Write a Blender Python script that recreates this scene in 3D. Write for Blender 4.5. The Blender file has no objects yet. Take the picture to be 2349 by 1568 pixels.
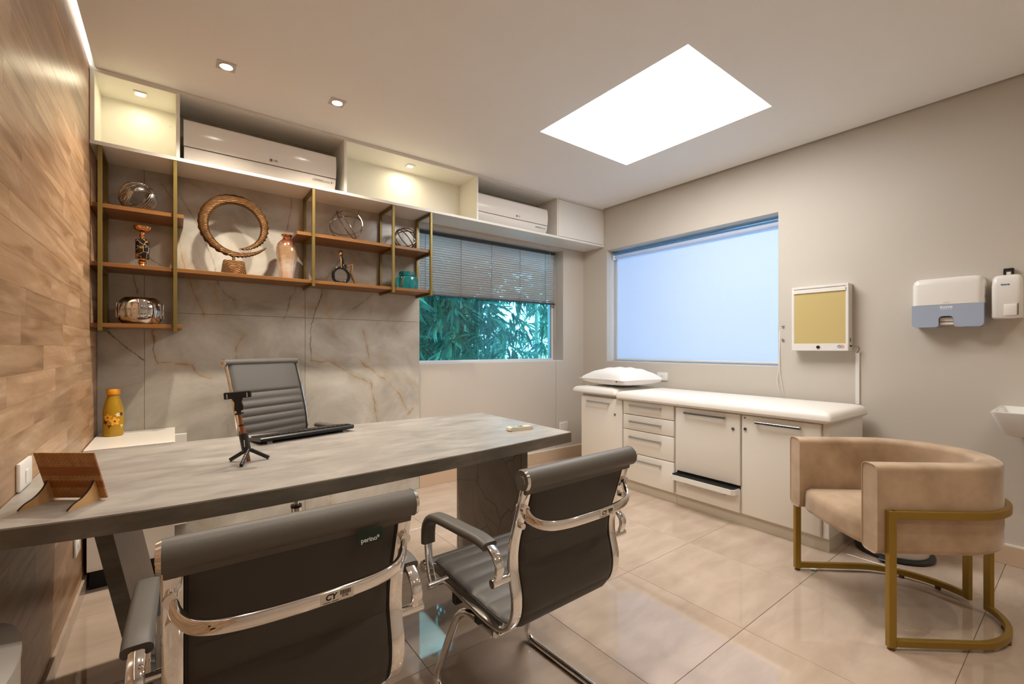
import bpy, bmesh, math, random
from mathutils import Vector, Matrix

# ------------------------------------------------------------------ camera, world, exposure
scene = bpy.context.scene
COL = scene.collection
W, ZC, YF = 3.943, 2.623, -4.75            # right wall x, ceiling height, wall behind the camera
CAM = (0.349, -3.42, 1.172)
cam_d = bpy.data.cameras.new('camera'); cam = bpy.data.objects.new('camera', cam_d); COL.objects.link(cam)
cam_d.sensor_width = 36.0; cam_d.lens = 36.0 * 1020.0 / 2349.0
cam_d.shift_y = 13.0 / 2349.0
cam_d.clip_start = 0.02
cam.location = CAM
cam.rotation_euler = (math.pi / 2, 0, -math.radians(37.21))
scene.camera = cam

world = bpy.data.worlds.new('sky'); scene.world = world
world.use_nodes = True
wb = world.node_tree.nodes['Background']
wb.inputs[0].default_value = (0.48, 0.74, 1.0, 1)
wb.inputs[1].default_value = 2.6

vs = scene.view_settings
vs.view_transform = 'Standard'; vs.look = 'None'; vs.gamma = 1.0; vs.use_curve_mapping = False
vs.exposure = 1.64
cy = scene.cycles
cy.max_bounces = 10; cy.diffuse_bounces = 5; cy.glossy_bounces = 5; cy.transmission_bounces = 8; cy.transparent_max_bounces = 12
cy.caustics_reflective = False; cy.caustics_refractive = False
cy.sample_clamp_indirect = 6.0; cy.blur_glossy = 0.4
cy.use_denoising = True

PANEL_STRENGTH = 5.2          # luminous ceiling panel
SPOT_W = 34.0                 # recessed downlights
NICHE_W = 0.20
STRIP_STRENGTH = 16.0
WARM = (1.0, 0.89, 0.74)
PANEL_COL = (1.0, 0.975, 0.945)

# ------------------------------------------------------------------ materials
MATS = {}
def pmat(name, col, rough=0.5, metal=0.0, **kw):
    m = bpy.data.materials.new(name); m.use_nodes = True
    b = m.node_tree.nodes['Principled BSDF']
    b.inputs['Base Color'].default_value = (*col, 1); b.inputs['Roughness'].default_value = rough
    b.inputs['Metallic'].default_value = metal
    for k, v in kw.items():
        b.inputs[k.replace('_', ' ')].default_value = v
    MATS[name] = m
    return m
class N:
    """small helper to lay down nodes"""
    def __init__(s, m): s.t = m.node_tree; s.b = s.t.nodes.get('Principled BSDF')
    def n(s, typ, **kw):
        nd = s.t.nodes.new(typ)
        for k, v in kw.items(): setattr(nd, k, v)
        return nd
    def l(s, a, b): s.t.links.new(a, b)
    def coord(s, kind='Object', scale=(1, 1, 1), rot=(0, 0, 0), loc=None):
        tc = s.n('ShaderNodeTexCoord'); mp = s.n('ShaderNodeMapping')
        mp.inputs['Scale'].default_value = scale; mp.inputs['Rotation'].default_value = rot
        if loc: mp.inputs['Location'].default_value = loc
        s.l(tc.outputs[kind], mp.inputs[0]); return mp.outputs[0]
    def noise(s, v, scale=5, detail=4, rough=0.5, dist=0.0):
        nd = s.n('ShaderNodeTexNoise'); nd.inputs['Scale'].default_value = scale; nd.inputs['Detail'].default_value = detail
        nd.inputs['Roughness'].default_value = rough; nd.inputs['Distortion'].default_value = dist
        s.l(v, nd.inputs['Vector']); return nd
    def ramp(s, f, stops):
        r = s.n('ShaderNodeValToRGB'); el = r.color_ramp.elements
        while len(el) < len(stops): el.new(0.5)
        for e, (p, c) in zip(el, stops): e.position = p; e.color = (*c, 1)
        s.l(f, r.inputs[0]); return r.outputs[0]
    def mix(s, f, a, b, mode='MIX'):
        m = s.n('ShaderNodeMix', data_type='RGBA', blend_type=mode)
        for i, x in ((0, f), (6, a), (7, b)):
            if isinstance(x, (int, float)): m.inputs[i].default_value = x
            elif isinstance(x, tuple): m.inputs[i].default_value = (*x, 1)
            else: s.l(x, m.inputs[i])
        return m.outputs[2]
    def math(s, op, a, b=None, clamp=False):
        m = s.n('ShaderNodeMath', operation=op, use_clamp=clamp)
        for i, x in ((0, a), (1, b)):
            if x is None: continue
            if isinstance(x, (int, float)): m.inputs[i].default_value = x
            else: s.l(x, m.inputs[i])
        return m.outputs[0]
    def bump(s, h, strength=0.2, dist=0.002):
        b = s.n('ShaderNodeBump'); b.inputs['Strength'].default_value = strength; b.inputs['Distance'].default_value = dist
        s.l(h, b.inputs['Height']); s.l(b.outputs[0], s.b.inputs['Normal'])
def mottled(name, c1, c2, scale, rough, metal=0.0, bump=0.0, bscale=None, kind='Object', stretch=(1, 1, 1), **kw):
    m = pmat(name, c1, rough, metal, **kw); n = N(m)
    v = n.coord(kind, stretch); f = n.noise(v, scale, 5, 0.55)
    n.l(n.ramp(f.outputs[0], [(0.3, c1), (0.7, c2)]), n.b.inputs['Base Color'])
    if bump:
        g = n.noise(v, bscale or scale * 10, 3); n.bump(g.outputs[0], bump, 0.001)
    return m

mottled('wall_paint', (0.585, 0.535, 0.465), (0.565, 0.515, 0.447), 1.5, 0.62, bump=0.05, bscale=180)
mottled('ceiling_paint', (0.88, 0.87, 0.85), (0.86, 0.85, 0.83), 1.2, 0.75, bump=0.03, bscale=150)
pmat('reveal_paint', (0.60, 0.56, 0.50), 0.6)
pmat('slab_dark', (0.12, 0.11, 0.10), 0.8)
pmat('melamine', (0.78, 0.75, 0.69), 0.32)
pmat('niche_white', (0.84, 0.82, 0.74), 0.38)
pmat('lacquer', (0.80, 0.765, 0.70), 0.28)
pmat('plinth', (0.62, 0.57, 0.48), 0.35)
mottled('vinyl', (0.83, 0.79, 0.735), (0.80, 0.755, 0.70), 3.0, 0.40, bump=0.06, bscale=260)
mottled('cotton', (0.86, 0.84, 0.81), (0.83, 0.81, 0.78), 8.0, 0.85, bump=0.25, bscale=14)
pmat('chrome', (0.86, 0.86, 0.86), 0.06, 1.0)
pmat('satin_metal', (0.55, 0.54, 0.53), 0.28, 1.0)
pmat('dark_steel', (0.30, 0.30, 0.31), 0.22, 1.0)
mottled('brass_paint', (0.215, 0.155, 0.043), (0.19, 0.135, 0.036), 6.0, 0.38, 0.55)
mottled('gold_paint', (0.33, 0.205, 0.03), (0.30, 0.185, 0.026), 6.0, 0.36, 0.5)
mottled('leather', (0.112, 0.102, 0.090), (0.098, 0.089, 0.078), 3.0, 0.5, bump=0.16, bscale=420)
mottled('leather_back', (0.052, 0.045, 0.037), (0.045, 0.039, 0.032), 3.0, 0.62, bump=0.2, bscale=700)
mottled('velvet', (0.56, 0.41, 0.28), (0.30, 0.20, 0.12), 4.2, 0.8, bump=0.08, bscale=300, Sheen_Weight=0.5, Sheen_Roughness=0.35)
pmat('black_plastic', (0.012, 0.012, 0.013), 0.35)
pmat('black_matte', (0.010, 0.009, 0.008), 0.75)
pmat('grey_plastic', (0.20, 0.20, 0.20), 0.45)
pmat('white_plastic', (0.80, 0.775, 0.735), 0.22)
pmat('switch_white', (0.82, 0.80, 0.76), 0.3)
pmat('ac_white', (0.76, 0.72, 0.67), 0.18)
pmat('ac_groove', (0.05, 0.035, 0.022), 0.6)
pmat('ac_vent', (0.50, 0.43, 0.28), 0.5)
pmat('ac_plate', (0.46, 0.42, 0.36), 0.35)
pmat('ceramic', (0.80, 0.79, 0.76), 0.12)
pmat('grout', (0.42, 0.34, 0.27), 0.8)
pmat('copper', (0.72, 0.36, 0.16), 0.18, 1.0)
pmat('gold_leaf', (0.80, 0.50, 0.22), 0.25, 1.0)
pmat('silver_wire', (0.50, 0.46, 0.42), 0.16, 1.0)
pmat('bronze_wire', (0.30, 0.24, 0.19), 0.22, 1.0)
pmat('black_gloss', (0.006, 0.006, 0.006), 0.12)
pmat('blind_slat', (0.74, 0.71, 0.69), 0.42, 0.1)
pmat('blind_rail', (0.05, 0.055, 0.07), 0.4)
pmat('blind_cord', (0.08, 0.085, 0.10), 0.7)
pmat('white_cord', (0.80, 0.77, 0.71), 0.6)
pmat('alu_white', (0.72, 0.73, 0.75), 0.35)
pmat('viewer_screen', (0.58, 0.46, 0.20), 0.30)
pmat('paper', (0.80, 0.72, 0.64), 0.8)
pmat('ink', (0.012, 0.011, 0.010), 0.7)
pmat('ink_grey', (0.16, 0.15, 0.14), 0.6)
pmat('label_paper', (0.72, 0.66, 0.58), 0.5)
pmat('label_green', (0.004, 0.022, 0.014), 0.6)
pmat('print_white', (0.85, 0.86, 0.88), 0.5)
pmat('print_blue', (0.03, 0.13, 0.42), 0.5)
pmat('print_orange', (0.75, 0.20, 0.06), 0.5)
pmat('smoke_blue', (0.36, 0.42, 0.54), 0.18)
pmat('cap_orange', (0.80, 0.33, 0.02), 0.4)
pmat('bottle_mustard', (0.40, 0.225, 0.012), 0.22)
pmat('petal_yellow', (0.80, 0.38, 0.03), 0.5)
pmat('petal_cream', (0.80, 0.66, 0.42), 0.5)
pmat('petal_dark', (0.06, 0.012, 0.016), 0.5)
pmat('ply_edge', (0.012, 0.006, 0.003), 0.7)
mottled('plywood', (0.60, 0.36, 0.16), (0.52, 0.30, 0.12), 9.0, 0.5, stretch=(1, 1, 6))
pmat('remote_cream', (0.66, 0.60, 0.46), 0.35)
pmat('button_blue', (0.10, 0.24, 0.34), 0.4)
pmat('stamp_green', (0.02, 0.2, 0.08), 0.4)
mottled('foot_rubber', (0.10, 0.045, 0.015), (0.08, 0.035, 0.012), 8, 0.6)
pmat('trim_steel', (0.58, 0.54, 0.50), 0.4)
pmat('rail_sky_tint', (0.16, 0.40, 0.72), 0.25, 0.4)  # metal head rail with the sky's reflection put into its base colour
pmat('culm', (0.60, 0.62, 0.42), 0.5)
pmat('tan_rod', (0.30, 0.12, 0.05), 0.3, 0.6)

def emis(name, col, strength):
    m = bpy.data.materials.new(name); m.use_nodes = True; t = m.node_tree; t.nodes.clear()
    e = t.nodes.new('ShaderNodeEmission'); o = t.nodes.new('ShaderNodeOutputMaterial')
    e.inputs[0].default_value = (*col, 1); e.inputs[1].default_value = strength
    t.links.new(e.outputs[0], o.inputs[0]); MATS[name] = m
emis('panel_glow', PANEL_COL, PANEL_STRENGTH)
emis('lamp_glow', (1.0, 0.93, 0.82), 22.0)
emis('niche_glow', (1.0, 0.86, 0.58), 14.0)
emis('strip_glow', (1.0, 0.95, 0.86), STRIP_STRENGTH)

def glass_mat(name, tint):
    m = bpy.data.materials.new(name); m.use_nodes = True; t = m.node_tree; t.nodes.clear()
    o = t.nodes.new('ShaderNodeOutputMaterial'); mx = t.nodes.new('ShaderNodeMixShader')
    tr = t.nodes.new('ShaderNodeBsdfTransparent'); gl = t.nodes.new('ShaderNodeBsdfGlossy'); fr = t.nodes.new('ShaderNodeFresnel')
    tr.inputs[0].default_value = (*tint, 1); gl.inputs['Roughness'].default_value = 0.02; fr.inputs[0].default_value = 1.45
    t.links.new(fr.outputs[0], mx.inputs[0]); t.links.new(tr.outputs[0], mx.inputs[1]); t.links.new(gl.outputs[0], mx.inputs[2])
    t.links.new(mx.outputs[0], o.inputs[0]); MATS[name] = m
glass_mat('window_glass', (0.58, 0.94, 1.0)); glass_mat('clear_glass', (0.90, 0.95, 1.0))
def translucent(name, col, tcol, w):
    m = pmat(name, col, 0.8); t = m.node_tree; b = t.nodes['Principled BSDF']; o = t.nodes['Material Output']
    tr = t.nodes.new('ShaderNodeBsdfTranslucent'); tr.inputs[0].default_value = (*tcol, 1)
    mx = t.nodes.new('ShaderNodeMixShader'); mx.inputs[0].default_value = w
    t.links.new(b.outputs[0], mx.inputs[1]); t.links.new(tr.outputs[0], mx.inputs[2]); t.links.new(mx.outputs[0], o.inputs[0])
translucent('roller_fabric', (0.74, 0.75, 0.76), (0.70, 0.78, 0.88), 0.46)
def leaf_mat():
    translucent('bamboo_leaf', (0.05, 0.15, 0.08), (0.05, 0.16, 0.07), 0.3)
    n = N(MATS['bamboo_leaf'])
    g = n.n('ShaderNodeNewGeometry'); c = n.ramp(g.outputs['Random Per Island'], [(0.0, (0.010, 0.050, 0.060)), (0.45, (0.028, 0.125, 0.105)), (0.8, (0.085, 0.26, 0.17)), (1.0, (0.22, 0.46, 0.26))])
    n.l(c, n.b.inputs['Base Color'])
leaf_mat()

def wood_planks():
    m = pmat('wood_plank', (0.5, 0.34, 0.21), 0.36); n = N(m)
    oi = n.n('ShaderNodeObjectInfo')
    tc = n.n('ShaderNodeTexCoord')
    off = n.n('ShaderNodeVectorMath', operation='SCALE'); cmb = n.n('ShaderNodeCombineXYZ')
    n.l(oi.outputs['Random'], cmb.inputs[0]); n.l(oi.outputs['Random'], cmb.inputs[1]); n.l(oi.outputs['Random'], cmb.inputs[2])
    n.l(cmb.outputs[0], off.inputs[0]); off.inputs['Scale'].default_value = 37.0
    ad = n.n('ShaderNodeVectorMath', operation='ADD'); n.l(tc.outputs['Object'], ad.inputs[0]); n.l(off.outputs[0], ad.inputs[1])
    mp = n.n('ShaderNodeMapping'); mp.inputs['Scale'].default_value = (1, 1.1, 11.0); n.l(ad.outputs[0], mp.inputs[0])
    warp = n.noise(mp.outputs[0], 2.0, 5, 0.58, 0.7)
    mp3 = n.n('ShaderNodeMapping'); mp3.inputs['Scale'].default_value = (1, 2.0, 3.2); n.l(ad.outputs[0], mp3.inputs[0])
    wv = n.n('ShaderNodeTexWave', wave_type='RINGS', rings_direction='X'); wv.inputs['Scale'].default_value = 3.2
    wv.inputs['Distortion'].default_value = 9.0; wv.inputs['Detail'].default_value = 3.0; wv.inputs['Detail Scale'].default_value = 0.8
    n.l(mp3.outputs[0], wv.inputs['Vector'])
    mp2 = n.n('ShaderNodeMapping'); mp2.inputs['Scale'].default_value = (1, 3, 60.0); n.l(ad.outputs[0], mp2.inputs[0])
    fine = n.noise(mp2.outputs[0], 2.0, 5, 0.6)
    c = n.ramp(warp.outputs[0], [(0.30, (0.23, 0.120, 0.055)), (0.44, (0.38, 0.225, 0.120)), (0.56, (0.47, 0.295, 0.170)), (0.70, (0.58, 0.395, 0.245))])
    flame = n.ramp(oi.outputs['Random'], [(0.30, (0.10, 0.10, 0.10)), (0.55, (0.42, 0.42, 0.42))])
    c = n.mix(n.math('MULTIPLY', n.math('MULTIPLY', wv.outputs[0], flame), 0.75), c, (0.36, 0.215, 0.12))
    c = n.mix(n.math('MULTIPLY', n.math('SUBTRACT', fine.outputs[0], 0.42), 1.0, True), c, (0.28, 0.16, 0.085))
    tone = n.ramp(n.math('FRACT', n.math('MULTIPLY', oi.outputs['Random'], 7.3)), [(0.0, (0.72, 0.69, 0.66)), (0.5, (0.95, 0.95, 0.95)), (1.0, (1.12, 1.11, 1.09))])
    c = n.mix(1.0, c, tone, 'MULTIPLY')
    n.l(c, n.b.inputs['Base Color'])
wood_planks()
def shelf_wood():
    m = pmat('shelf_wood', (0.30, 0.125, 0.03), 0.38); n = N(m)
    v = n.coord('Object', (1.2, 14, 30)); f = n.noise(v, 2.2, 5, 0.6)
    n.l(n.ramp(f.outputs[0], [(0.3, (0.25, 0.105, 0.026)), (0.7, (0.17, 0.068, 0.016))]), n.b.inputs['Base Color'])
shelf_wood()
def floor_tile():
    m = pmat('floor_tile', (0.7, 0.56, 0.43), 0.035, Specular_IOR_Level=0.75); n = N(m)
    oi = n.n('ShaderNodeObjectInfo')
    v = n.coord('Object', (1.1, 3.4, 1), (0, 0, math.radians(24)))
    ad = n.n('ShaderNodeVectorMath', operation='ADD'); n.l(v, ad.inputs[0])
    cmb = n.n('ShaderNodeCombineXYZ'); r = n.math('MULTIPLY', oi.outputs['Random'], 19.0); n.l(r, cmb.inputs[0]); n.l(r, cmb.inputs[1]); n.l(cmb.outputs[0], ad.inputs[1])
    f = n.noise(ad.outputs[0], 2.6, 5, 0.55, 0.4)
    c = n.ramp(f.outputs[0], [(0.25, (0.42, 0.325, 0.25)), (0.5, (0.485, 0.38, 0.30)), (0.8, (0.56, 0.455, 0.37))])
    n.l(c, n.b.inputs['Base Color'])
floor_tile()
pmat('base_tile', (0.60, 0.45, 0.32), 0.2)
def concrete():
    m = pmat('concrete_top', (0.4, 0.36, 0.31), 0.36); n = N(m)
    v = n.coord('Object', (2.2, 5.0, 5.0), (0, 0, math.radians(-4))); f = n.noise(v, 2.4, 7, 0.62, 0.5)
    c = n.ramp(f.outputs[0], [(0.28, (0.235, 0.215, 0.195)), (0.46, (0.32, 0.295, 0.27)), (0.58, (0.37, 0.345, 0.315)), (0.74, (0.45, 0.425, 0.39))])
    v2 = n.coord('Object', (3, 22, 22)); g = n.noise(v2, 3.0, 5, 0.6)
    c = n.mix(n.math('MULTIPLY', n.math('SUBTRACT', g.outputs[0], 0.5), 0.9, True), c, (0.27, 0.245, 0.215))
    n.l(c, n.b.inputs['Base Color'])
    for nm, rough, stops in (('concrete_edge_shade', 0.5, [(0.28, (0.075, 0.066, 0.053)), (0.5, (0.115, 0.102, 0.083)), (0.75, (0.19, 0.17, 0.14))]),):  # darker concrete: the shade on the desk's edge is put into the colour
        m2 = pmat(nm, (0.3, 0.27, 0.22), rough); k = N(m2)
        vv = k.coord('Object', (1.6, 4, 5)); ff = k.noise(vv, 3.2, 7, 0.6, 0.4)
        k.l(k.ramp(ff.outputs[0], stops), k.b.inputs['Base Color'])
concrete()
def leg_stone():
    m = pmat('leg_stone', (0.28, 0.23, 0.19), 0.4); n = N(m)
    v = n.coord('Object', (1, 1, 1)); f = n.noise(v, 6, 6, 0.6)
    c = n.ramp(f.outputs[0], [(0.3, (0.21, 0.175, 0.145)), (0.7, (0.30, 0.255, 0.215))])
    d = n.noise(v, 3.0, 3); ad = n.n('ShaderNodeVectorMath', operation='MULTIPLY_ADD'); n.l(d.outputs['Color'], ad.inputs[0]); ad.inputs[1].default_value = (0.25, 0.25, 0.25); n.l(v, ad.inputs[2])
    vo = n.n('ShaderNodeTexVoronoi', feature='DISTANCE_TO_EDGE'); vo.inputs['Scale'].default_value = 4.2; n.l(ad.outputs[0], vo.inputs['Vector'])
    k = n.ramp(vo.outputs['Distance'], [(0.0, (1, 1, 1)), (0.018, (0, 0, 0))])
    c = n.mix(n.math('MULTIPLY', k, 0.8), c, (0.07, 0.05, 0.038))
    n.l(c, n.b.inputs['Base Color'])
leg_stone()
def leg_wood():
    m = pmat('leg_laminate', (0.34, 0.29, 0.26), 0.42); n = N(m)
    v = n.coord('Object', (40, 40, 1.6)); f = n.noise(v, 1.4, 5, 0.6)
    n.l(n.ramp(f.outputs[0], [(0.3, (0.30, 0.255, 0.225)), (0.7, (0.40, 0.345, 0.31))]), n.b.inputs['Base Color'])
leg_wood()

VEINS = [('d', [(0.288, 2.168), (0.315, 2.121), (0.345, 2.066)]), ('d', [(0.369, 2.117), (0.419, 2.034), (0.464, 1.948), (0.496, 1.859), (0.529, 1.76), (0.555, 1.683), (0.575, 1.581), (0.609, 1.511), (0.671, 1.474)]), ('g', [(0.363, 1.908), (0.388, 1.758), (0.394, 1.681), (0.425, 1.591), (0.457, 1.492), (0.502, 1.384)]), ('d', [(0.164, 1.611), (0.166, 1.538), (0.175, 1.494)]), ('d', [(1.033, 1.594), (0.993, 1.503), (0.961, 1.37)]), ('d', [(1.001, 2.214), (0.993, 2.081), (0.973, 1.999)]), ('d', [(0.226, 1.707), (0.285, 1.669)]), ('k', [(0.038, 1.277), (0.081, 1.221), (0.141, 1.165), (0.205, 1.106)]), ('d', [(0.249, 1.29), (0.252, 1.164), (0.257, 1.127), (0.267, 1.078)]), ('g', [(0.267, 1.078), (0.367, 1.071), (0.442, 1.065), (0.472, 0.999), (0.542, 0.982)]), ('k', [(1.207, 1.604), (1.194, 1.53), (1.164, 1.447), (1.147, 1.365), (1.126, 1.292), (1.13, 1.157), (1.139, 1.076)]), ('g', [(1.139, 1.076), (1.194, 1.066), (1.255, 1.074), (1.318, 1.045), (1.341, 1.025), (1.415, 0.966), (1.562, 0.896)]), ('d', [(1.572, 1.585), (1.485, 1.502), (1.391, 1.43)]), ('g', [(1.465, 1.098), (1.523, 1.027), (1.608, 0.972), (1.675, 0.93), (1.741, 0.861), (1.807, 0.79), (1.86, 0.662)]), ('g', [(1.845, 0.599), (1.91, 0.665), (1.96, 0.708)]), ('g', [(1.504, 1.31), (1.533, 1.175), (1.553, 1.088)]), ('d', [(1.466, 2.218), (1.419, 2.067)]), ('d', [(1.345, 1.905), (1.336, 1.829), (1.255, 1.709), (1.207, 1.604)]), ('g', [(0.717, 1.25), (0.668, 1.163), (0.68, 1.077)]), ('g', [(1.564, 0.925), (1.634, 0.475)]), ('g', [(1.265, 0.14), (1.271, -0.01)]), ('g', [(0.247, 1.216), (0.24, 1.323), (0.296, 1.397)])]
def marble():
    # distance to one segment, chained: each link takes the smallest distance so far
    gt = bpy.data.node_groups.new('segment_distance', 'ShaderNodeTree')
    for nm in ('P', 'A', 'D'): gt.interface.new_socket(nm, in_out='INPUT', socket_type='NodeSocketVector')
    for nm in ('Inv', 'Prev'): gt.interface.new_socket(nm, in_out='INPUT', socket_type='NodeSocketFloat')
    gt.interface.new_socket('Dist', in_out='OUTPUT', socket_type='NodeSocketFloat')
    gi = gt.nodes.new('NodeGroupInput'); go = gt.nodes.new('NodeGroupOutput')
    def vm(op): x = gt.nodes.new('ShaderNodeVectorMath'); x.operation = op; return x
    L = gt.links.new
    serial = vm('MULTIPLY_ADD'); L(gi.outputs['Prev'], serial.inputs[0]); serial.inputs[1].default_value = (1e-8, 1e-8, 1e-8); L(gi.outputs['P'], serial.inputs[2])
    pa = vm('SUBTRACT'); L(serial.outputs[0], pa.inputs[0]); L(gi.outputs['A'], pa.inputs[1])
    dt = vm('DOT_PRODUCT'); L(pa.outputs[0], dt.inputs[0]); L(gi.outputs['D'], dt.inputs[1])
    ml = gt.nodes.new('ShaderNodeMath'); ml.operation = 'MULTIPLY'; ml.use_clamp = True; L(dt.outputs['Value'], ml.inputs[0]); L(gi.outputs['Inv'], ml.inputs[1])
    sc = vm('SCALE'); L(gi.outputs['D'], sc.inputs[0]); L(ml.outputs[0], sc.inputs['Scale'])
    sb = vm('SUBTRACT'); L(pa.outputs[0], sb.inputs[0]); L(sc.outputs[0], sb.inputs[1])
    ln = vm('LENGTH'); L(sb.outputs[0], ln.inputs[0])
    mn = gt.nodes.new('ShaderNodeMath'); mn.operation = 'MINIMUM'; L(ln.outputs['Value'], mn.inputs[0]); L(gi.outputs['Prev'], mn.inputs[1]); L(mn.outputs[0], go.inputs[0])
    m = pmat('marble', (0.4, 0.36, 0.31), 0.20); n = N(m)
    base = n.coord('Object')
    flat = n.n('ShaderNodeVectorMath', operation='MULTIPLY'); n.l(base, flat.inputs[0]); flat.inputs[1].default_value = (1, 0, 1)
    w = n.noise(flat.outputs[0], 9, 4, 0.6)
    wa = n.n('ShaderNodeVectorMath', operation='MULTIPLY_ADD'); n.l(w.outputs['Color'], wa.inputs[0]); wa.inputs[1].default_value = (0.05, 0, 0.05)
    sh = n.n('ShaderNodeVectorMath', operation='SUBTRACT'); n.l(flat.outputs[0], sh.inputs[0]); sh.inputs[1].default_value = (0.025, 0, 0.025); n.l(sh.outputs[0], wa.inputs[2])
    cloud = n.noise(flat.outputs[0], 2.3, 7, 0.62, 0.7)
    c = n.ramp(cloud.outputs[0], [(0.26, (0.235, 0.21, 0.175)), (0.43, (0.41, 0.38, 0.325)), (0.56, (0.51, 0.48, 0.425)), (0.74, (0.66, 0.64, 0.585))])
    vo = n.n('ShaderNodeTexVoronoi', feature='DISTANCE_TO_EDGE'); vo.inputs['Scale'].default_value = 2.1; 
    wb2 = n.noise(flat.outputs[0], 3.2, 5, 0.6); wc = n.n('ShaderNodeVectorMath', operation='MULTIPLY_ADD'); n.l(wb2.outputs['Color'], wc.inputs[0]); wc.inputs[1].default_value = (0.5, 0, 0.5); n.l(flat.outputs[0], wc.inputs[2])
    n.l(wc.outputs[0], vo.inputs['Vector'])
    fe = n.ramp(vo.outputs['Distance'], [(0.0, (1, 1, 1)), (0.09, (0, 0, 0))])
    patch = n.ramp(n.noise(flat.outputs[0], 1.7, 2).outputs[0], [(0.48, (0, 0, 0)), (0.62, (1, 1, 1))])
    c = n.mix(n.math('MULTIPLY', n.math('MULTIPLY', fe, patch), 0.5), c, (0.42, 0.32, 0.18))
    dist = {}; last = None
    for t, pts in sorted(VEINS, key=lambda q: q[0]):
        for (x0, z0), (x1, z1) in zip(pts, pts[1:]):
            g = n.n('ShaderNodeGroup'); g.node_tree = gt; n.l(wa.outputs[0], g.inputs['P'])
            g.inputs['A'].default_value = (x0, 0, z0); g.inputs['D'].default_value = (x1 - x0, 0, z1 - z0)
            g.inputs['Inv'].default_value = 1.0 / ((x1 - x0) ** 2 + (z1 - z0) ** 2)
            if t in dist: n.l(dist[t], g.inputs['Prev'])
            elif last is None: g.inputs['Prev'].default_value = 9.0
            else: n.l(n.math('MAXIMUM', last, 9.0), g.inputs['Prev'])
            dist[t] = last = g.outputs[0]
    brk = n.ramp(n.noise(flat.outputs[0], 14, 3).outputs[0], [(0.35, (0.25, 0.25, 0.25)), (0.6, (1, 1, 1))])
    for t, halo, core, hc, cc, hs, cs in (('g', 0.05, 0.005, (0.40, 0.26, 0.11), (0.28, 0.15, 0.045), 0.55, 0.75),
                                          ('d', 0.03, 0.004, (0.32, 0.25, 0.17), (0.10, 0.065, 0.035), 0.35, 0.8),
                                          ('k', 0.02, 0.005, (0.25, 0.20, 0.15), (0.035, 0.025, 0.018), 0.35, 0.95)):
        hf = n.math('POWER', n.math('SUBTRACT', 1.0, n.math('DIVIDE', dist[t], halo), True), 2.0)
        c = n.mix(n.math('MULTIPLY', n.math('MULTIPLY', hf, brk), hs), c, hc)
        cf = n.math('SUBTRACT', 1.0, n.math('DIVIDE', dist[t], core), True)
        c = n.mix(n.math('MULTIPLY', n.math('MULTIPLY', cf, brk), cs), c, cc)
    n.l(c, n.b.inputs['Base Color'])
marble()
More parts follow.
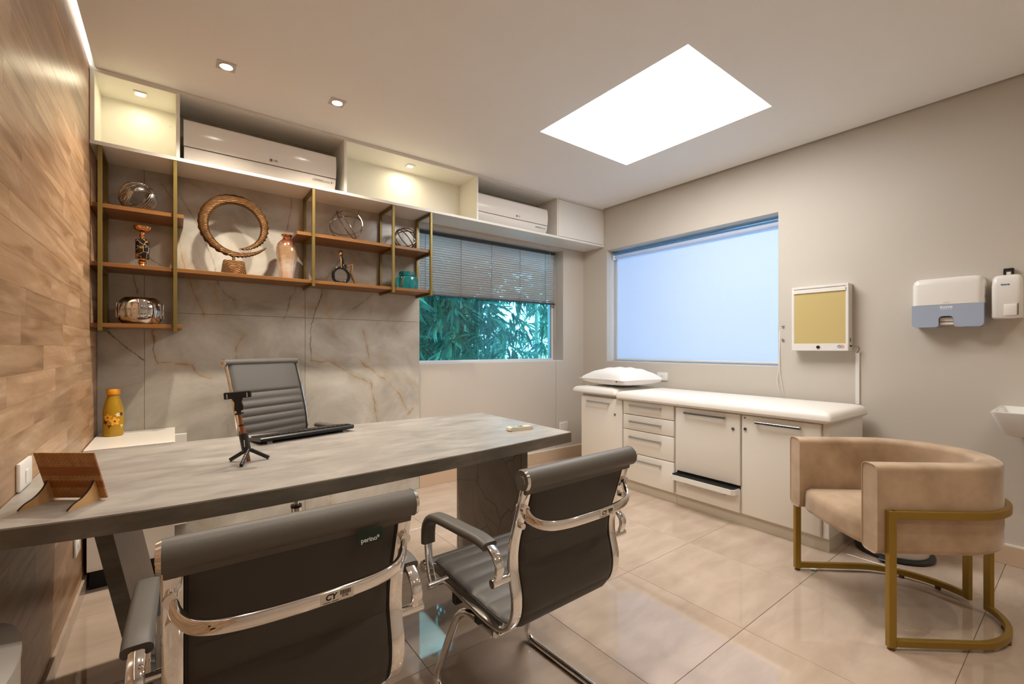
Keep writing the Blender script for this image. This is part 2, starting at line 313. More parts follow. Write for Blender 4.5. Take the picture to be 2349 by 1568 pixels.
def vase_mats():
    m = pmat('vase_glaze', (0.5, 0.4, 0.3), 0.14, 0.35); n = N(m)
    tc = n.n('ShaderNodeTexCoord'); sp = n.n('ShaderNodeSeparateXYZ'); n.l(tc.outputs['Object'], sp.inputs[0])
    ns = n.noise(tc.outputs['Object'], 30, 3)
    h = n.math('ADD', sp.outputs[2], n.math('MULTIPLY', n.math('SUBTRACT', ns.outputs[0], 0.5), 0.12))
    n.l(n.ramp(n.math('DIVIDE', h, 0.30), [(0.0, (0.60, 0.40, 0.30)), (0.25, (0.68, 0.57, 0.46)), (0.48, (0.42, 0.27, 0.16)), (0.72, (0.30, 0.18, 0.10)), (0.88, (0.10, 0.022, 0.012))]), n.b.inputs['Base Color'])
    m = pmat('jar_glaze', (0.01, 0.14, 0.15), 0.08); n = N(m)
    f = n.noise(n.coord('Object', (1, 1, 0.5)), 26, 4, 0.5, 0.8)
    n.l(n.ramp(f.outputs[0], [(0.35, (0.004, 0.10, 0.115)), (0.6, (0.008, 0.17, 0.18)), (0.68, (0.20, 0.12, 0.06)), (0.74, (0.006, 0.13, 0.14))]), n.b.inputs['Base Color'])
    m = pmat('black_marble', (0.006, 0.006, 0.006), 0.12); n = N(m)
    v = n.coord('Object'); w = n.noise(v, 12, 4); ad = n.n('ShaderNodeVectorMath', operation='MULTIPLY_ADD'); n.l(w.outputs['Color'], ad.inputs[0]); ad.inputs[1].default_value = (0.08, 0.08, 0.08); n.l(v, ad.inputs[2])
    vo = n.n('ShaderNodeTexVoronoi', feature='DISTANCE_TO_EDGE'); vo.inputs['Scale'].default_value = 26; n.l(ad.outputs[0], vo.inputs['Vector'])
    n.l(n.mix(n.ramp(vo.outputs['Distance'], [(0.0, (1, 1, 1)), (0.05, (0, 0, 0))]), (0.006, 0.006, 0.006), (0.55, 0.30, 0.12)), n.b.inputs['Base Color'])
    m = pmat('ring_bronze', (0.33, 0.16, 0.055), 0.42, 0.7); n = N(m)
    v = n.coord('Object'); f = n.noise(v, 34, 4, 0.7)
    n.l(n.ramp(f.outputs[0], [(0.3, (0.075, 0.032, 0.010)), (0.7, (0.17, 0.082, 0.026))]), n.b.inputs['Base Color'])
    wv = n.n('ShaderNodeTexWave', wave_type='RINGS', rings_direction='Y'); wv.inputs['Scale'].default_value = 34; wv.inputs['Distortion'].default_value = 3.0; wv.inputs['Detail'].default_value = 2
    n.l(v, wv.inputs['Vector']); n.bump(wv.outputs[0], 0.7, 0.004)
    m = pmat('mercury_glass', (0.62, 0.60, 0.60), 0.04, 1.0)
    m = pmat('plaque_wood', (0.30, 0.10, 0.015), 0.45); n = N(m)
    v = n.coord('Object', (1, 1, 1))
    br = n.n('ShaderNodeTexBrick'); br.inputs['Color1'].default_value = (0, 0, 0, 1); br.inputs['Color2'].default_value = (0.1, 0.1, 0.1, 1); br.inputs['Mortar'].default_value = (1, 1, 1, 1)
    br.inputs['Scale'].default_value = 1.0; br.inputs['Brick Width'].default_value = 0.011; br.inputs['Row Height'].default_value = 0.0056; br.inputs['Mortar Size'].default_value = 0.0009; br.offset = 0.4
    mp = n.n('ShaderNodeMapping'); mp.inputs['Rotation'].default_value = (math.radians(-90), 0, 0); n.l(v, mp.inputs[0]); n.l(mp.outputs[0], br.inputs['Vector'])
    sp = n.n('ShaderNodeSeparateXYZ'); n.l(v, sp.inputs[0])
    z = n.math('DIVIDE', sp.outputs[2], 0.134)
    msk = n.ramp(z, [(0.0, (1, 1, 1)), (0.24, (0, 0, 0)), (0.38, (1, 1, 1)), (0.50, (0, 0, 0)), (0.70, (1, 1, 1))]); 
    for nd in n.t.nodes:
        if nd.type == 'VALTORGB' and len(nd.color_ramp.elements) == 5: nd.color_ramp.interpolation = 'CONSTANT'
    blot = n.ramp(n.noise(v, 45, 3).outputs[0], [(0.3, (0.3, 0.3, 0.3)), (0.6, (1, 1, 1))])
    f = n.math('MULTIPLY', n.math('MULTIPLY', n.math('ADD', n.math('MULTIPLY', br.outputs[0], 0.8), 0.2), msk), blot)
    grain = n.noise(n.coord('Object', (6, 6, 60)), 3, 4)
    c = n.ramp(grain.outputs[0], [(0.3, (0.26, 0.085, 0.012)), (0.7, (0.33, 0.115, 0.02))])
    n.l(n.mix(n.math('MULTIPLY', f, 0.9), c, (0.56, 0.36, 0.16)), n.b.inputs['Base Color'])
vase_mats()

# ------------------------------------------------------------------ mesh helpers
def V3(p): return Vector(p)
class MB:
    def __init__(s): s.v = []; s.f = []
    def add(s, verts, faces, mtx=None):
        o = len(s.v)
        s.v += [tuple(mtx @ Vector(p)) if mtx else tuple(p) for p in verts]
        s.f += [tuple(i + o for i in f) for f in faces]; return s
    def bm(s, bm, mtx=None):
        bm.verts.ensure_lookup_table(); bm.verts.index_update()
        s.add([v.co[:] for v in bm.verts], [[v.index for v in f.verts] for f in bm.faces], mtx); bm.free(); return s
    def box(s, x0, x1, y0, y1, z0, z1, bev=0.0, seg=2, mtx=None):
        bm = bmesh.new(); bmesh.ops.create_cube(bm, size=1.0)
        sx, sy, sz = x1 - x0, y1 - y0, z1 - z0
        for v in bm.verts: v.co = Vector(((v.co.x + .5) * sx + x0, (v.co.y + .5) * sy + y0, (v.co.z + .5) * sz + z0))
        if bev > 0:
            bmesh.ops.bevel(bm, geom=bm.edges[:], offset=min(bev, abs(sx) * .45, abs(sy) * .45, abs(sz) * .45), segments=seg, profile=0.5, affect='EDGES')
        return s.bm(bm, mtx)
    def sweep(s, pts, sec, ref=None, closed=False, cap=True, scales=None, mtx=None):
        """sec: list of (a, b) offsets; a along ref-like axis, b along the other"""
        P = [Vector(p) for p in pts]; n = len(P); vs_, fs = [], []
        nrm = None
        for i in range(n):
            if closed: t = P[(i + 1) % n] - P[i - 1]
            else: t = P[min(i + 1, n - 1)] - P[max(i - 1, 0)]
            t.normalize()
            if ref is not None:
                a = Vector(ref); a = (a - t * a.dot(t)).normalized()
            else:
                if nrm is None:
                    a = t.orthogonal().normalized()
                else:
                    a = (nrm - t * nrm.dot(t)).normalized()
                nrm = a
            b = t.cross(a)
            k = scales[i] if scales else 1.0
            for (p, q) in sec: vs_.append(P[i] + a * p * k + b * q * k)
        m = len(sec)
        for i in range(n if closed else n - 1):
            j = (i + 1) % n
            for q in range(m): fs.append((i * m + q, i * m + (q + 1) % m, j * m + (q + 1) % m, j * m + q))
        if cap and not closed:
            fs.append(tuple(range(m))); fs.append(tuple((n - 1) * m + q for q in range(m)))
        return s.add(vs_, fs, mtx)
    def tube(s, pts, r, n=10, closed=False, cap=True, mtx=None, scales=None):
        return s.sweep(pts, circ(r, n), None, closed, cap, scales, mtx)
    def cyl(s, a, b, r, n=20, r2=None, mtx=None):
        return s.sweep([a, b], circ(r, n), None, False, True, [1.0, (r2 / r) if r2 is not None else 1.0], mtx)
    def lathe(s, prof, n=24, c=(0, 0, 0), mtx=None, wob=None):
        vs_, fs = [], []; rows = []
        for (r, z) in prof:
            if r < 1e-6: rows.append([len(vs_)]); vs_.append((c[0], c[1], c[2] + z))
            else:
                row = []
                for i in range(n):
                    a = 2 * math.pi * i / n; k = r * (wob(a) if wob else 1.0)
                    row.append(len(vs_)); vs_.append((c[0] + k * math.cos(a), c[1] + k * math.sin(a), c[2] + z))
                rows.append(row)
        for A, B in zip(rows, rows[1:]):
            for i in range(n):
                j = (i + 1) % n
                if len(A) == 1 and len(B) == 1: continue
                if len(A) == 1: fs.append((A[0], B[j], B[i]))
                elif len(B) == 1: fs.append((A[i], A[j], B[0]))
                else: fs.append((A[i], A[j], B[j], B[i]))
        if len(rows[0]) > 1: fs.append(tuple(rows[0]))
        if len(rows[-1]) > 1: fs.append(tuple(rows[-1]))
        return s.add(vs_, fs, mtx)
    def prism(s, poly, d0, d1, axis='z', mtx=None):
        n = len(poly)
        def mk(p, d): return {'z': (p[0], p[1], d), 'x': (d, p[0], p[1]), 'y': (p[0], d, p[1])}[axis]
        vs_ = [mk(p, d0) for p in poly] + [mk(p, d1) for p in poly]
        fs = [tuple(range(n)), tuple(range(n, 2 * n))] + [(i, (i + 1) % n, n + (i + 1) % n, n + i) for i in range(n)]
        return s.add(vs_, fs, mtx)
    def grid(s, rows, closed_u=False, mtx=None):
        n = len(rows); m = len(rows[0]); vs_ = [p for r in rows for p in r]; fs = []
        for i in range(n - 1):
            for j in range(m if closed_u else m - 1):
                fs.append((i * m + j, i * m + (j + 1) % m, (i + 1) * m + (j + 1) % m, (i + 1) * m + j))
        return s.add(vs_, fs, mtx)
    def ball(s, c, r, n=12, m=8, sc=(1, 1, 1), mtx=None):
        prof = [(r * math.sin(math.pi * i / m), -r * math.cos(math.pi * i / m)) for i in range(m + 1)]
        M = Matrix.Translation(c) @ Matrix.Diagonal((*sc, 1)); M = mtx @ M if mtx else M
        prof[0] = (0, -r); prof[-1] = (0, r)
        return s.lathe(prof, n, mtx=M)
def circ(r, n=10): return [(r * math.cos(2 * math.pi * i / n), r * math.sin(2 * math.pi * i / n)) for i in range(n)]
def rrect(w, h, r, k=3):
    out = []
    for cx, cy_, a0 in ((w / 2 - r, h / 2 - r, 0), (-w / 2 + r, h / 2 - r, 90), (-w / 2 + r, -h / 2 + r, 180), (w / 2 - r, -h / 2 + r, 270)):
        for i in range(k + 1):
            a = math.radians(a0 + 90 * i / k); out.append((cx + r * math.cos(a), cy_ + r * math.sin(a)))
    return out
def crom(pts, k=8):
    P = [Vector(p) for p in pts]; out = []
    for i in range(len(P) - 1):
        p0, p1, p2, p3 = P[max(i - 1, 0)], P[i], P[i + 1], P[min(i + 2, len(P) - 1)]
        for j in range(k):
            t = j / k
            out.append(0.5 * ((2 * p1) + (p2 - p0) * t + (2 * p0 - 5 * p1 + 4 * p2 - p3) * t * t + (3 * p1 - p0 - 3 * p2 + p3) * t ** 3))
    out.append(P[-1]); return out
def fillet(pts, r, k=6):
    P = [Vector(p) for p in pts]; out = [P[0]]
    for i in range(1, len(P) - 1):
        a, b = (P[i - 1] - P[i]), (P[i + 1] - P[i]); d = min(r, a.length * .49, b.length * .49)
        A, B = P[i] + a.normalized() * d, P[i] + b.normalized() * d
        for j in range(k + 1):
            t = j / k; out.append(A * (1 - t) ** 2 + P[i] * 2 * t * (1 - t) + B * t * t)
    out.append(P[-1]); return out

ROOT = {}
def mesh_of(name, mb, off=(0, 0, 0), sharp=35):
    me = bpy.data.meshes.new(name)
    me.from_pydata([(p[0] - off[0], p[1] - off[1], p[2] - off[2]) for p in mb.v], [], mb.f)
    bm = bmesh.new(); bm.from_mesh(me); bmesh.ops.recalc_face_normals(bm, faces=bm.faces[:])
    for f in bm.faces: f.smooth = True
    bm.to_mesh(me); bm.free()
    me.set_sharp_from_angle(angle=math.radians(sharp))
    return me
def ob(name, mb, mat, parent=None, world=False, label=None, sharp=35):
    """one mesh object; with world=True the shape is given in room coordinates"""
    off = (0, 0, 0)
    if parent is not None and world: off = ROOT[parent.name]
    me = mesh_of(name, mb, off, sharp); me.materials.append(MATS[mat])
    o = bpy.data.objects.new(name, me); COL.objects.link(o)
    if parent is not None:
        o.parent = parent; ROOT[o.name] = ROOT[parent.name]
    if label: o['label'] = label
    return o
def thing(name, label, cat, loc=(0, 0, 0), rz=0.0, group=None):
    o = bpy.data.objects.new(name, None); COL.objects.link(o); o.empty_display_size = 0.1
    o.location = loc; o.rotation_euler = (0, 0, rz); o['label'] = label; o['category'] = cat
    if group: o['group'] = group
    ROOT[o.name] = loc; return o
def single(name, mb, mat, label, cat, loc=(0, 0, 0), group=None, rot=(0, 0, 0), local=False, sharp=35):
    me = mesh_of(name, mb, (0, 0, 0) if local else loc, sharp); me.materials.append(MATS[mat])
    o = bpy.data.objects.new(name, me); COL.objects.link(o); o.location = loc; o.rotation_euler = rot
    o['label'] = label; o['category'] = cat; ROOT[o.name] = loc
    if group: o['group'] = group
    return o
def struct(name, mb, mat, label=None, cat=None, loc=(0, 0, 0)):
    me = mesh_of(name, mb, loc); me.materials.append(MATS[mat])
    o = bpy.data.objects.new(name, me); COL.objects.link(o); o.location = loc; o['kind'] = 'structure'; ROOT[o.name] = loc
    if label: o['label'] = label
    if cat: o['category'] = cat
    return o
def text_mb(txt, size, mtx, shear=0.0, bold=0.0):
    cu = bpy.data.curves.new('lettering', 'FONT'); cu.body = txt; cu.size = size; cu.align_x = 'CENTER'; cu.align_y = 'CENTER'
    cu.extrude = 0.0003; cu.shear = shear; cu.offset = bold; cu.resolution_u = 3
    o = bpy.data.objects.new('lettering', cu); COL.objects.link(o)
    dg = bpy.context.evaluated_depsgraph_get(); me = o.evaluated_get(dg).to_mesh()
    mb = MB(); mb.add([v.co[:] for v in me.vertices], [list(p.vertices) for p in me.polygons], mtx)
    bpy.data.objects.remove(o); bpy.data.curves.remove(cu); return mb
def spot(name, loc, parent, watts, col, angle, blend=0.6, r=0.03):
    l = bpy.data.lights.new(name, 'SPOT'); l.energy = watts; l.color = col; l.spot_size = math.radians(angle); l.spot_blend = blend; l.shadow_soft_size = r
    o = bpy.data.objects.new(name, l); COL.objects.link(o); o.parent = parent
    b = ROOT[parent.name]; o.location = (loc[0] - b[0], loc[1] - b[1], loc[2] - b[2]); return o
rng = random.Random(7)

# ------------------------------------------------------------------ room shell
fl = struct('floor', MB().box(-0.1, W + 0.25, YF - 0.1, 0.25, -0.12, -0.006), 'grout', 'beige polished porcelain tile floor', 'floor')
TX, TY = 0.577, 0.592
tile_mesh = {}
xs = [1.664 + TX * i for i in range(-3, 5)]; ys = [-1.935 + TY * j for j in range(-5, 5)]
g = 0.0008
def clampx(v): return max(0.0, min(W, v))
def clampy(v): return max(YF, min(0.012, v))
for i in range(len(xs) - 1):
    for j in range(len(ys) - 1):
        x0, x1, y0, y1 = clampx(xs[i]) + g, clampx(xs[i + 1]) - g, clampy(ys[j]) + g, clampy(ys[j + 1]) - g
        if x1 - x0 < 0.01 or y1 - y0 < 0.01: continue
        key = (round(x1 - x0, 3), round(y1 - y0, 3))
        if key not in tile_mesh:
            me = mesh_of('tile', MB().box(0, x1 - x0, 0, y1 - y0, -0.006, 0, 0.001, 1)); me.materials.append(MATS['floor_tile']); tile_mesh[key] = me
        o = bpy.data.objects.new('tile', tile_mesh[key]); COL.objects.link(o); o.location = (x0, y0, 0); o.parent = fl

# left wall: wood planks on a backing
wl = struct('wall_left', MB().box(-0.16, -0.012, YF - 0.1, 0.22, -0.01, 2.9), 'wood_plank', 'wall clad in horizontal light brown wood planks', 'wall')
plank_mesh = {}
PH = 0.0828
z = -0.062; row = 0
while z < 2.62:
    z0, z1 = max(z, 0.004), min(z + PH, 2.632)
    y = 0.012 - [0.20, 0.46, 0.09, 0.36, 0.28, 0.52][row % 6] * 1.0 - rng.uniform(0, 0.06); ya = 0.012
    while ya > -2.75:
        key = (round(ya - y, 3), round(z1 - z0, 4))
        L = ya - y
        me = mesh_of('plank', MB().box(-0.012, 0, 0, L - 0.0003, 0, z1 - z0 - 0.0003, 0.0004, 1)); me.materials.append(MATS['wood_plank'])
        o = bpy.data.objects.new('plank', me); COL.objects.link(o); o.parent = wl; o.location = (0, y, z0)
        ya = y; y = ya - 0.60
    z += PH; row += 1
ob('cladding', MB().box(-0.012, 0, YF, y + 0.60, 0.0, 2.632), 'wood_plank', wl)
ob('slot_lining', MB().box(-0.012, 0, YF, 0.012, 2.6325, 2.80), 'ceiling_paint', wl)

# back wall with window opening, marble slabs
BX0, BX1, BZ0, BZ1 = 1.982, 3.636, 1.033, 2.20
mb = MB()
mb.box(-0.16, BX0, 0.012, 0.26, -0.01, 2.9); mb.box(BX1, W + 0.2, 0.012, 0.26, -0.01, 2.9)
mb.box(BX0, BX1, 0.012, 0.26, -0.01, BZ0); mb.box(BX0, BX1, 0.012, 0.26, BZ1, 2.9)
wbk = struct('wall_back', mb, 'wall_paint', 'greige painted wall with window, left part faced in marble slabs', 'wall')
for xa, xb in ((0.0, 0.207), (0.207, 1.092), (1.092, 1.977)):
    for za, zb in ((0.0, 1.385), (1.385, 2.622)):
        ob('marble_slab', MB().box(xa + 0.0008, xb - 0.0008, 0.0, 0.0125, za + 0.0008, zb - 0.0008, 0.001, 1), 'marble', wbk)
ob('panel_joint', MB().box(3.5305, 3.5325, 0.0110, 0.0125, 0.12, BZ0), 'ink_grey', wbk)

# right wall with window opening
RY0, RY1, RZ0, RZ1 = -1.977, -0.322, 1.028, 2.186
mb = MB()
mb.box(W, W + 0.22, YF - 0.1, RY0, -0.01, 2.9); mb.box(W, W + 0.22, RY1, 0.26, -0.01, 2.9)
mb.box(W, W + 0.22, RY0, RY1, -0.01, RZ0); mb.box(W, W + 0.22, RY0, RY1, RZ1, 2.9)
wr = struct('wall_right', mb, 'wall_paint', 'greige painted side wall with wide window', 'wall')
struct('wall_front', MB().box(-0.16, W + 0.22, YF - 0.15, YF, -0.01, 2.9), 'wall_paint', 'greige wall behind the viewpoint', 'wall')

# ceiling with slots and the hole of the light panel
SX0, SX1, SY0, SY1 = 2.304, 3.216, -2.238, -1.150
CT = 2.70
mb = MB()
mb.box(0.023, SX0, YF, 0.012, ZC, ZC + 0.03); mb.box(SX1, W - 0.014, YF, 0.012, ZC, ZC + 0.03)
mb.box(SX0, SX1, YF, SY0, ZC, ZC + 0.03); mb.box(SX0, SX1, SY1, 0.012, ZC, ZC + 0.03)
ce = struct('ceiling', mb, 'ceiling_paint', 'smooth off-white plaster ceiling with slots along the walls', 'ceiling')
ob('structural_slab', MB().box(-0.16, W + 0.22, YF - 0.15, 0.26, 2.80, 2.90), 'ceiling_paint', ce)
ob('slot_upstand', MB().box(0.16, 0.17, YF, 0.012, ZC + 0.03, 2.80), 'ceiling_paint', ce)
ob('shadow_gap', MB().box(W - 0.016, W - 0.0005, YF, 0.0, ZC + 0.02, ZC + 0.03), 'black_matte', ce)

# baseboards
o = struct('baseboard_back', MB().box(1.979, W, 0.0, 0.0125, 0, 0.112, 0.0015, 1), 'base_tile', 'beige tile baseboard under the back window', 'baseboard')
ob('cap_line', MB().box(1.979, W, 0.002, 0.0125, 0.112, 0.120), 'switch_white', o)
o = struct('baseboard_right', MB().box(W - 0.0125, W, YF, 0.0, 0, 0.104, 0.0015, 1), 'base_tile', 'beige tile baseboard along the side wall', 'baseboard')
ob('cap_line', MB().box(W - 0.010, W, YF, 0.0, 0.104, 0.111), 'switch_white', o)
o = struct('baseboard_left', MB().box(0, 0.011, YF, -0.02, 0, 0.072, 0.0012, 1), 'floor_tile', 'pale tile baseboard along the wooden wall', 'baseboard')

# ------------------------------------------------------------------ windows
def frame_mb(axis, a0, a1, b0, b1, d0, d1, t):
    mb = MB()
    for (p0, p1, q0, q1) in ((a0, a1, b0, b0 + t), (a0, a1, b1 - t, b1), (a0, a0 + t, b0 + t, b1 - t), (a1 - t, a1, b0 + t, b1 - t)):
        if axis == 'y': mb.box(p0, p1, d0, d1, q0, q1, 0.002, 1)
        else: mb.box(d0, d1, p0, p1, q0, q1, 0.002, 1)
    return mb
w1 = struct('window_1', frame_mb('y', BX0, BX1, BZ0, BZ1, 0.168, 0.215, 0.024), 'alu_white', 'white framed window looking onto bamboo', 'window')
ob('pane', MB().box(BX0 + 0.024, BX1 - 0.024, 0.188, 0.194, BZ0 + 0.024, BZ1 - 0.024), 'window_glass', w1)
ob('sill', MB().box(BX0, BX1, 0.0125, 0.168, BZ0 - 0.006, BZ0 + 0.006, 0.002, 1), 'alu_white', w1)
w2 = struct('window_2', frame_mb('x', RY0, RY1, RZ0, RZ1, W + 0.15, W + 0.19, 0.024), 'alu_white', 'window behind the drawn roller blind', 'window')
ob('pane', MB().box(W + 0.168, W + 0.174, RY0 + 0.024, RY1 - 0.024, RZ0 + 0.024, RZ1 - 0.024), 'clear_glass', w2)
ob('sill', MB().box(W + 0.001, W + 0.15, RY0, RY1, RZ0 - 0.004, RZ0 + 0.004, 0.001, 1), 'reveal_paint', w2)

# venetian blind
bl = thing('venetian_blind', 'grey aluminium venetian blind half lowered in the back window', 'blind', (2.80, 0.13, 1.63))
bx0, bx1, bz0, bz1 = 2.0, 3.618, 1.642, 2.188
ob('head_rail', MB().box(bx0, bx1, 0.112, 0.142, bz1 - 0.022, bz1, 0.002, 1), 'blind_rail', bl, True)
ob('bottom_rail', MB().box(bx0, bx1 + 0.006, 0.115, 0.139, bz0 - 0.012, bz0 + 0.008, 0.004, 2), 'blind_rail', bl, True)
prof = [(-0.0125, -0.0062), (-0.006, -0.0015), (0.0, 0.0012), (0.006, 0.0018), (0.0125, 0.0006)]
sm = MB(); ca, sa = math.cos(math.radians(51)), math.sin(math.radians(51))
pr2 = [(ca * a + sa * b, -sa * a + ca * b) for a, b in prof]
poly = pr2 + [(a, b - 0.0005) for a, b in reversed(pr2)]
sm.prism(poly, bx0 + 0.004, bx1 - 0.004, 'x')
slat_me = mesh_of('slat', sm); slat_me.materials.append(MATS['blind_slat'])
ns = 24
for i in range(ns):
    o = bpy.data.objects.new('slat', slat_me); COL.objects.link(o); o.parent = bl
    zz = bz0 + 0.022 + (bz1 - 0.034 - bz0 - 0.022) * i / (ns - 1)
    o.location = (-2.80, 0.127 - 0.13, zz - 1.63)
for x in (2.086, 2.446, 2.786, 3.134, 3.475):
    ob('ladder_cord', MB().tube([(x, 0.1125, bz1 - 0.02), (x, 0.1125, bz0)], 0.0017, 6), 'blind_cord', bl, True)
    ob('cord_clip', MB().box(x - 0.008, x + 0.008, 0.112, 0.142, bz0 - 0.013, bz0 + 0.009, 0.002, 1), 'blind_rail', bl, True)
ob('tilt_wand', MB().tube([(3.53, 0.10, bz1 - 0.015), (3.53, 0.10, bz1 - 0.14)], 0.003, 8), 'alu_white', bl, True)
ob('lift_cord', MB().tube([(3.60, 0.10, bz1 - 0.02), (3.602, 0.10, 1.60), (3.604, 0.10, 1.25)], 0.0014, 6), 'white_cord', bl, True)

# roller blind
rb = thing('roller_blind', 'pale translucent roller blind drawn down the side window', 'blind', (W + 0.12, -1.15, 1.05))
ry0, ry1 = RY0 + 0.004, RY1 - 0.030
ob('head_rail', MB().box(W + 0.085, W + 0.125, RY0 + 0.003, RY1 - 0.003, 2.143, 2.166, 0.006, 2), 'rail_sky_tint', rb, True)
ob('roller', MB().cyl((W + 0.108, ry0, 2.122), (W + 0.108, ry1, 2.122), 0.021, 24), 'roller_fabric', rb, True)
ob('bracket', MB().box(W + 0.083, W + 0.132, RY1 - 0.014, RY1 - 0.010, 2.095, 2.166, 0.002, 1), 'alu_white', rb, True)
ob('fabric', MB().box(W + 0.1284, W + 0.1292, ry0, ry1, 1.058, 2.120), 'roller_fabric', rb, True)
ob('bottom_bar', MB().box(W + 0.121, W + 0.136, ry0, ry1, 1.046, 1.060, 0.004, 2), 'white_plastic', rb, True)
ch = crom([(W + 0.02, RY0 + 0.004, 2.11), (W + 0.01, RY0 - 0.006, 1.5), (W - 0.010, RY0 - 0.008, 1.05), (W - 0.012, RY0 + 0.004, 0.93), (W - 0.012, RY0 - 0.016, 0.835)], 5)
ob('bead_chain', MB().tube(ch, 0.0022, 6), 'white_cord', rb, True)
ch = crom([(W + 0.03, RY0 + 0.004, 2.11), (W + 0.01, RY0 - 0.010, 1.5), (W - 0.010, RY0 - 0.012, 1.05), (W - 0.012, RY0 - 0.020, 0.95), (W - 0.012, RY0 - 0.042, 0.825)], 5)
ob('bead_chain', MB().tube(ch, 0.0022, 6), 'white_cord', rb, True)
for zz, wd in ((1.33, 'upper'), (1.23, 'lower')):
    single('wall_hook', MB().box(W - 0.012, W, -2.018, -2.004, zz - 0.008, zz + 0.008, 0.003, 2), 'satin_metal', wd + ' small metal hook on the wall beside the roller blind', 'hook', (W, -2.011, zz))

# ------------------------------------------------------------------ lights of the room
lp = thing('ceiling_light_panel', 'large square luminous panel recessed in the ceiling', 'ceiling light', ((SX0 + SX1) / 2, (SY0 + SY1) / 2, ZC))
mb = MB()
for (a0, a1, b0, b1) in ((SX0, SX0 + .004, SY0, SY1), (SX1 - .004, SX1, SY0, SY1), (SX0 + .004, SX1 - .004, SY0, SY0 + .004), (SX0 + .004, SX1 - .004, SY1 - .004, SY1)):
    mb.box(a0, a1, b0, b1, ZC + 0.0005, ZC + 0.10)
ob('recess_frame', mb, 'ceiling_paint', lp, True)
ob('diffuser', MB().box(SX0 + .004, SX1 - .004, SY0 + .004, SY1 - .004, ZC + 0.034, ZC + 0.040), 'panel_glow', lp, True)

st = thing('led_strip', 'bright LED strip in the ceiling slot along the wooden wall', 'light strip', (0.058, -2.3, ZC + 0.03))
ob('strip', MB().box(0.050, 0.066, YF + 0.02, -0.30, 2.684, 2.690), 'strip_glow', st, True)
ob('profile', MB().box(0.048, 0.068, YF + 0.02, -0.30, 2.6905, 2.697), 'alu_white', st, True)

def downlight(x, y, label, w=SPOT_W):
    t = thing('downlight', label, 'downlight', (x, y, ZC), 0, 'recessed ceiling downlights')
    ob('trim', MB().box(x - .042, x + .042, y - .042, y + .042, ZC - 0.004, ZC + 0.001, 0.001, 1), 'trim_steel', t, True)
    ring = [(x + .030 * math.cos(a * math.pi / 12), y + .030 * math.sin(a * math.pi / 12), ZC - 0.0045) for a in range(24)]
    ob('bezel', MB().tube(ring, 0.003, 6, True), 'satin_metal', t, True)
    ob('lamp', MB().cyl((x, y, ZC - 0.0065), (x, y, ZC - 0.002), 0.0265, 24), 'lamp_glow', t, True)
    spot('downlight_beam', (x, y, ZC - 0.012), t, w, WARM, 124, 0.65)
downlight(0.562, -0.705, 'square recessed downlight nearest the wooden wall')
downlight(1.116, -0.700, 'square recessed downlight farther from the wooden wall, above the vase')
for x, y, lab in ((0.56, -2.55, 'added unseen downlight over the nearest visitor chair'), (1.116, -2.55, 'added unseen downlight over the visitor chair near the free desk end'),
                  (1.116, -3.9, 'added unseen downlight behind the viewpoint on the wooden wall side'), (2.2, -3.55, 'added unseen downlight in mid room behind the light panel'), (3.2, -3.95, 'added unseen downlight beyond the wash basin')):
    downlight(x, y, lab, SPOT_W * 0.3)  # out-of-frame downlights, added to help light the room

# ------------------------------------------------------------------ overhead cabinets on the back wall
CF, CB = -0.285, -0.0005
T = 0.018
single('overhead_board', MB().box(0.001, W - 0.001, CF, CB, 2.225, 2.245, 0.0008, 1), 'melamine', 'long white board running under the overhead cabinets from wall to wall', 'shelf', (1.97, -0.14, 2.225))
single('overhead_top_panel', MB().box(0.001, W - 0.001, CF, CB, 2.605, ZC - 0.0005, 0.0008, 1), 'melamine', 'long white top panel of the overhead cabinets tight under the ceiling', 'panel', (1.97, -0.14, 2.605))
def niche(x0, x1, lx, ly, label):
    t = thing('niche_cabinet', label, 'cabinet', ((x0 + x1) / 2, -0.14, 2.245))
    ob('side_panel', MB().box(x0, x0 + T, CF, CB, 2.2455, 2.6045, 0.0008, 1), 'niche_white', t, True)
    ob('side_panel', MB().box(x1 - T, x1, CF, CB, 2.2455, 2.6045, 0.0008, 1), 'niche_white', t, True)
    ob('back_panel', MB().box(x0 + T, x1 - T, CB - 0.012, CB, 2.2455, 2.6045), 'niche_white', t, True)
    ob('inner_top', MB().box(x0 + T, x1 - T, CF + 0.001, CB - 0.012, 2.598, 2.6045), 'niche_white', t, True)
    for cxx in (x1 - 0.045,) if x1 < 1 else (x0 + 0.05, x1 - 0.05):
        ob('hole_cap', MB().cyl((cxx, CB - 0.0135, 2.515), (cxx, CB - 0.012, 2.515), 0.008, 14), 'white_plastic', t, True)
    l = thing('cabinet_light', 'small square light in the top of the ' + ('short lit niche by the wooden wall' if x1 < 1 else 'long lit niche between the air conditioners'), 'light', (lx, ly, 2.597), 0, 'small niche lights')
    ob('trim', MB().box(lx - .030, lx + .030, ly - .030, ly + .030, 2.592, 2.5975, 0.001, 1), 'white_plastic', l, True)
    ob('lamp', MB().box(lx - .017, lx + .017, ly - .017, ly + .017, 2.5905, 2.5925), 'niche_glow', l, True)
    al = bpy.data.lights.new('niche_beam', 'AREA'); al.energy = NICHE_W * (1 if x1 < 1 else 1.9); al.color = (1.0, 0.88, 0.62); al.size = 0.10
    ao = bpy.data.objects.new('niche_beam', al); COL.objects.link(ao); ao.parent = l; ao.location = (0, 0, -0.009)
    return t
niche(0.002, 0.374, 0.197, -0.168, 'short open white niche cabinet lit inside, against the wooden wall')
niche(1.280, 2.376, 1.822, -0.160, 'long open white niche cabinet lit inside, between the air conditioners')
t = thing('wall_cabinet', 'closed white overhead cabinet in the corner by the side wall', 'cabinet', (3.61, -0.14, 2.245))
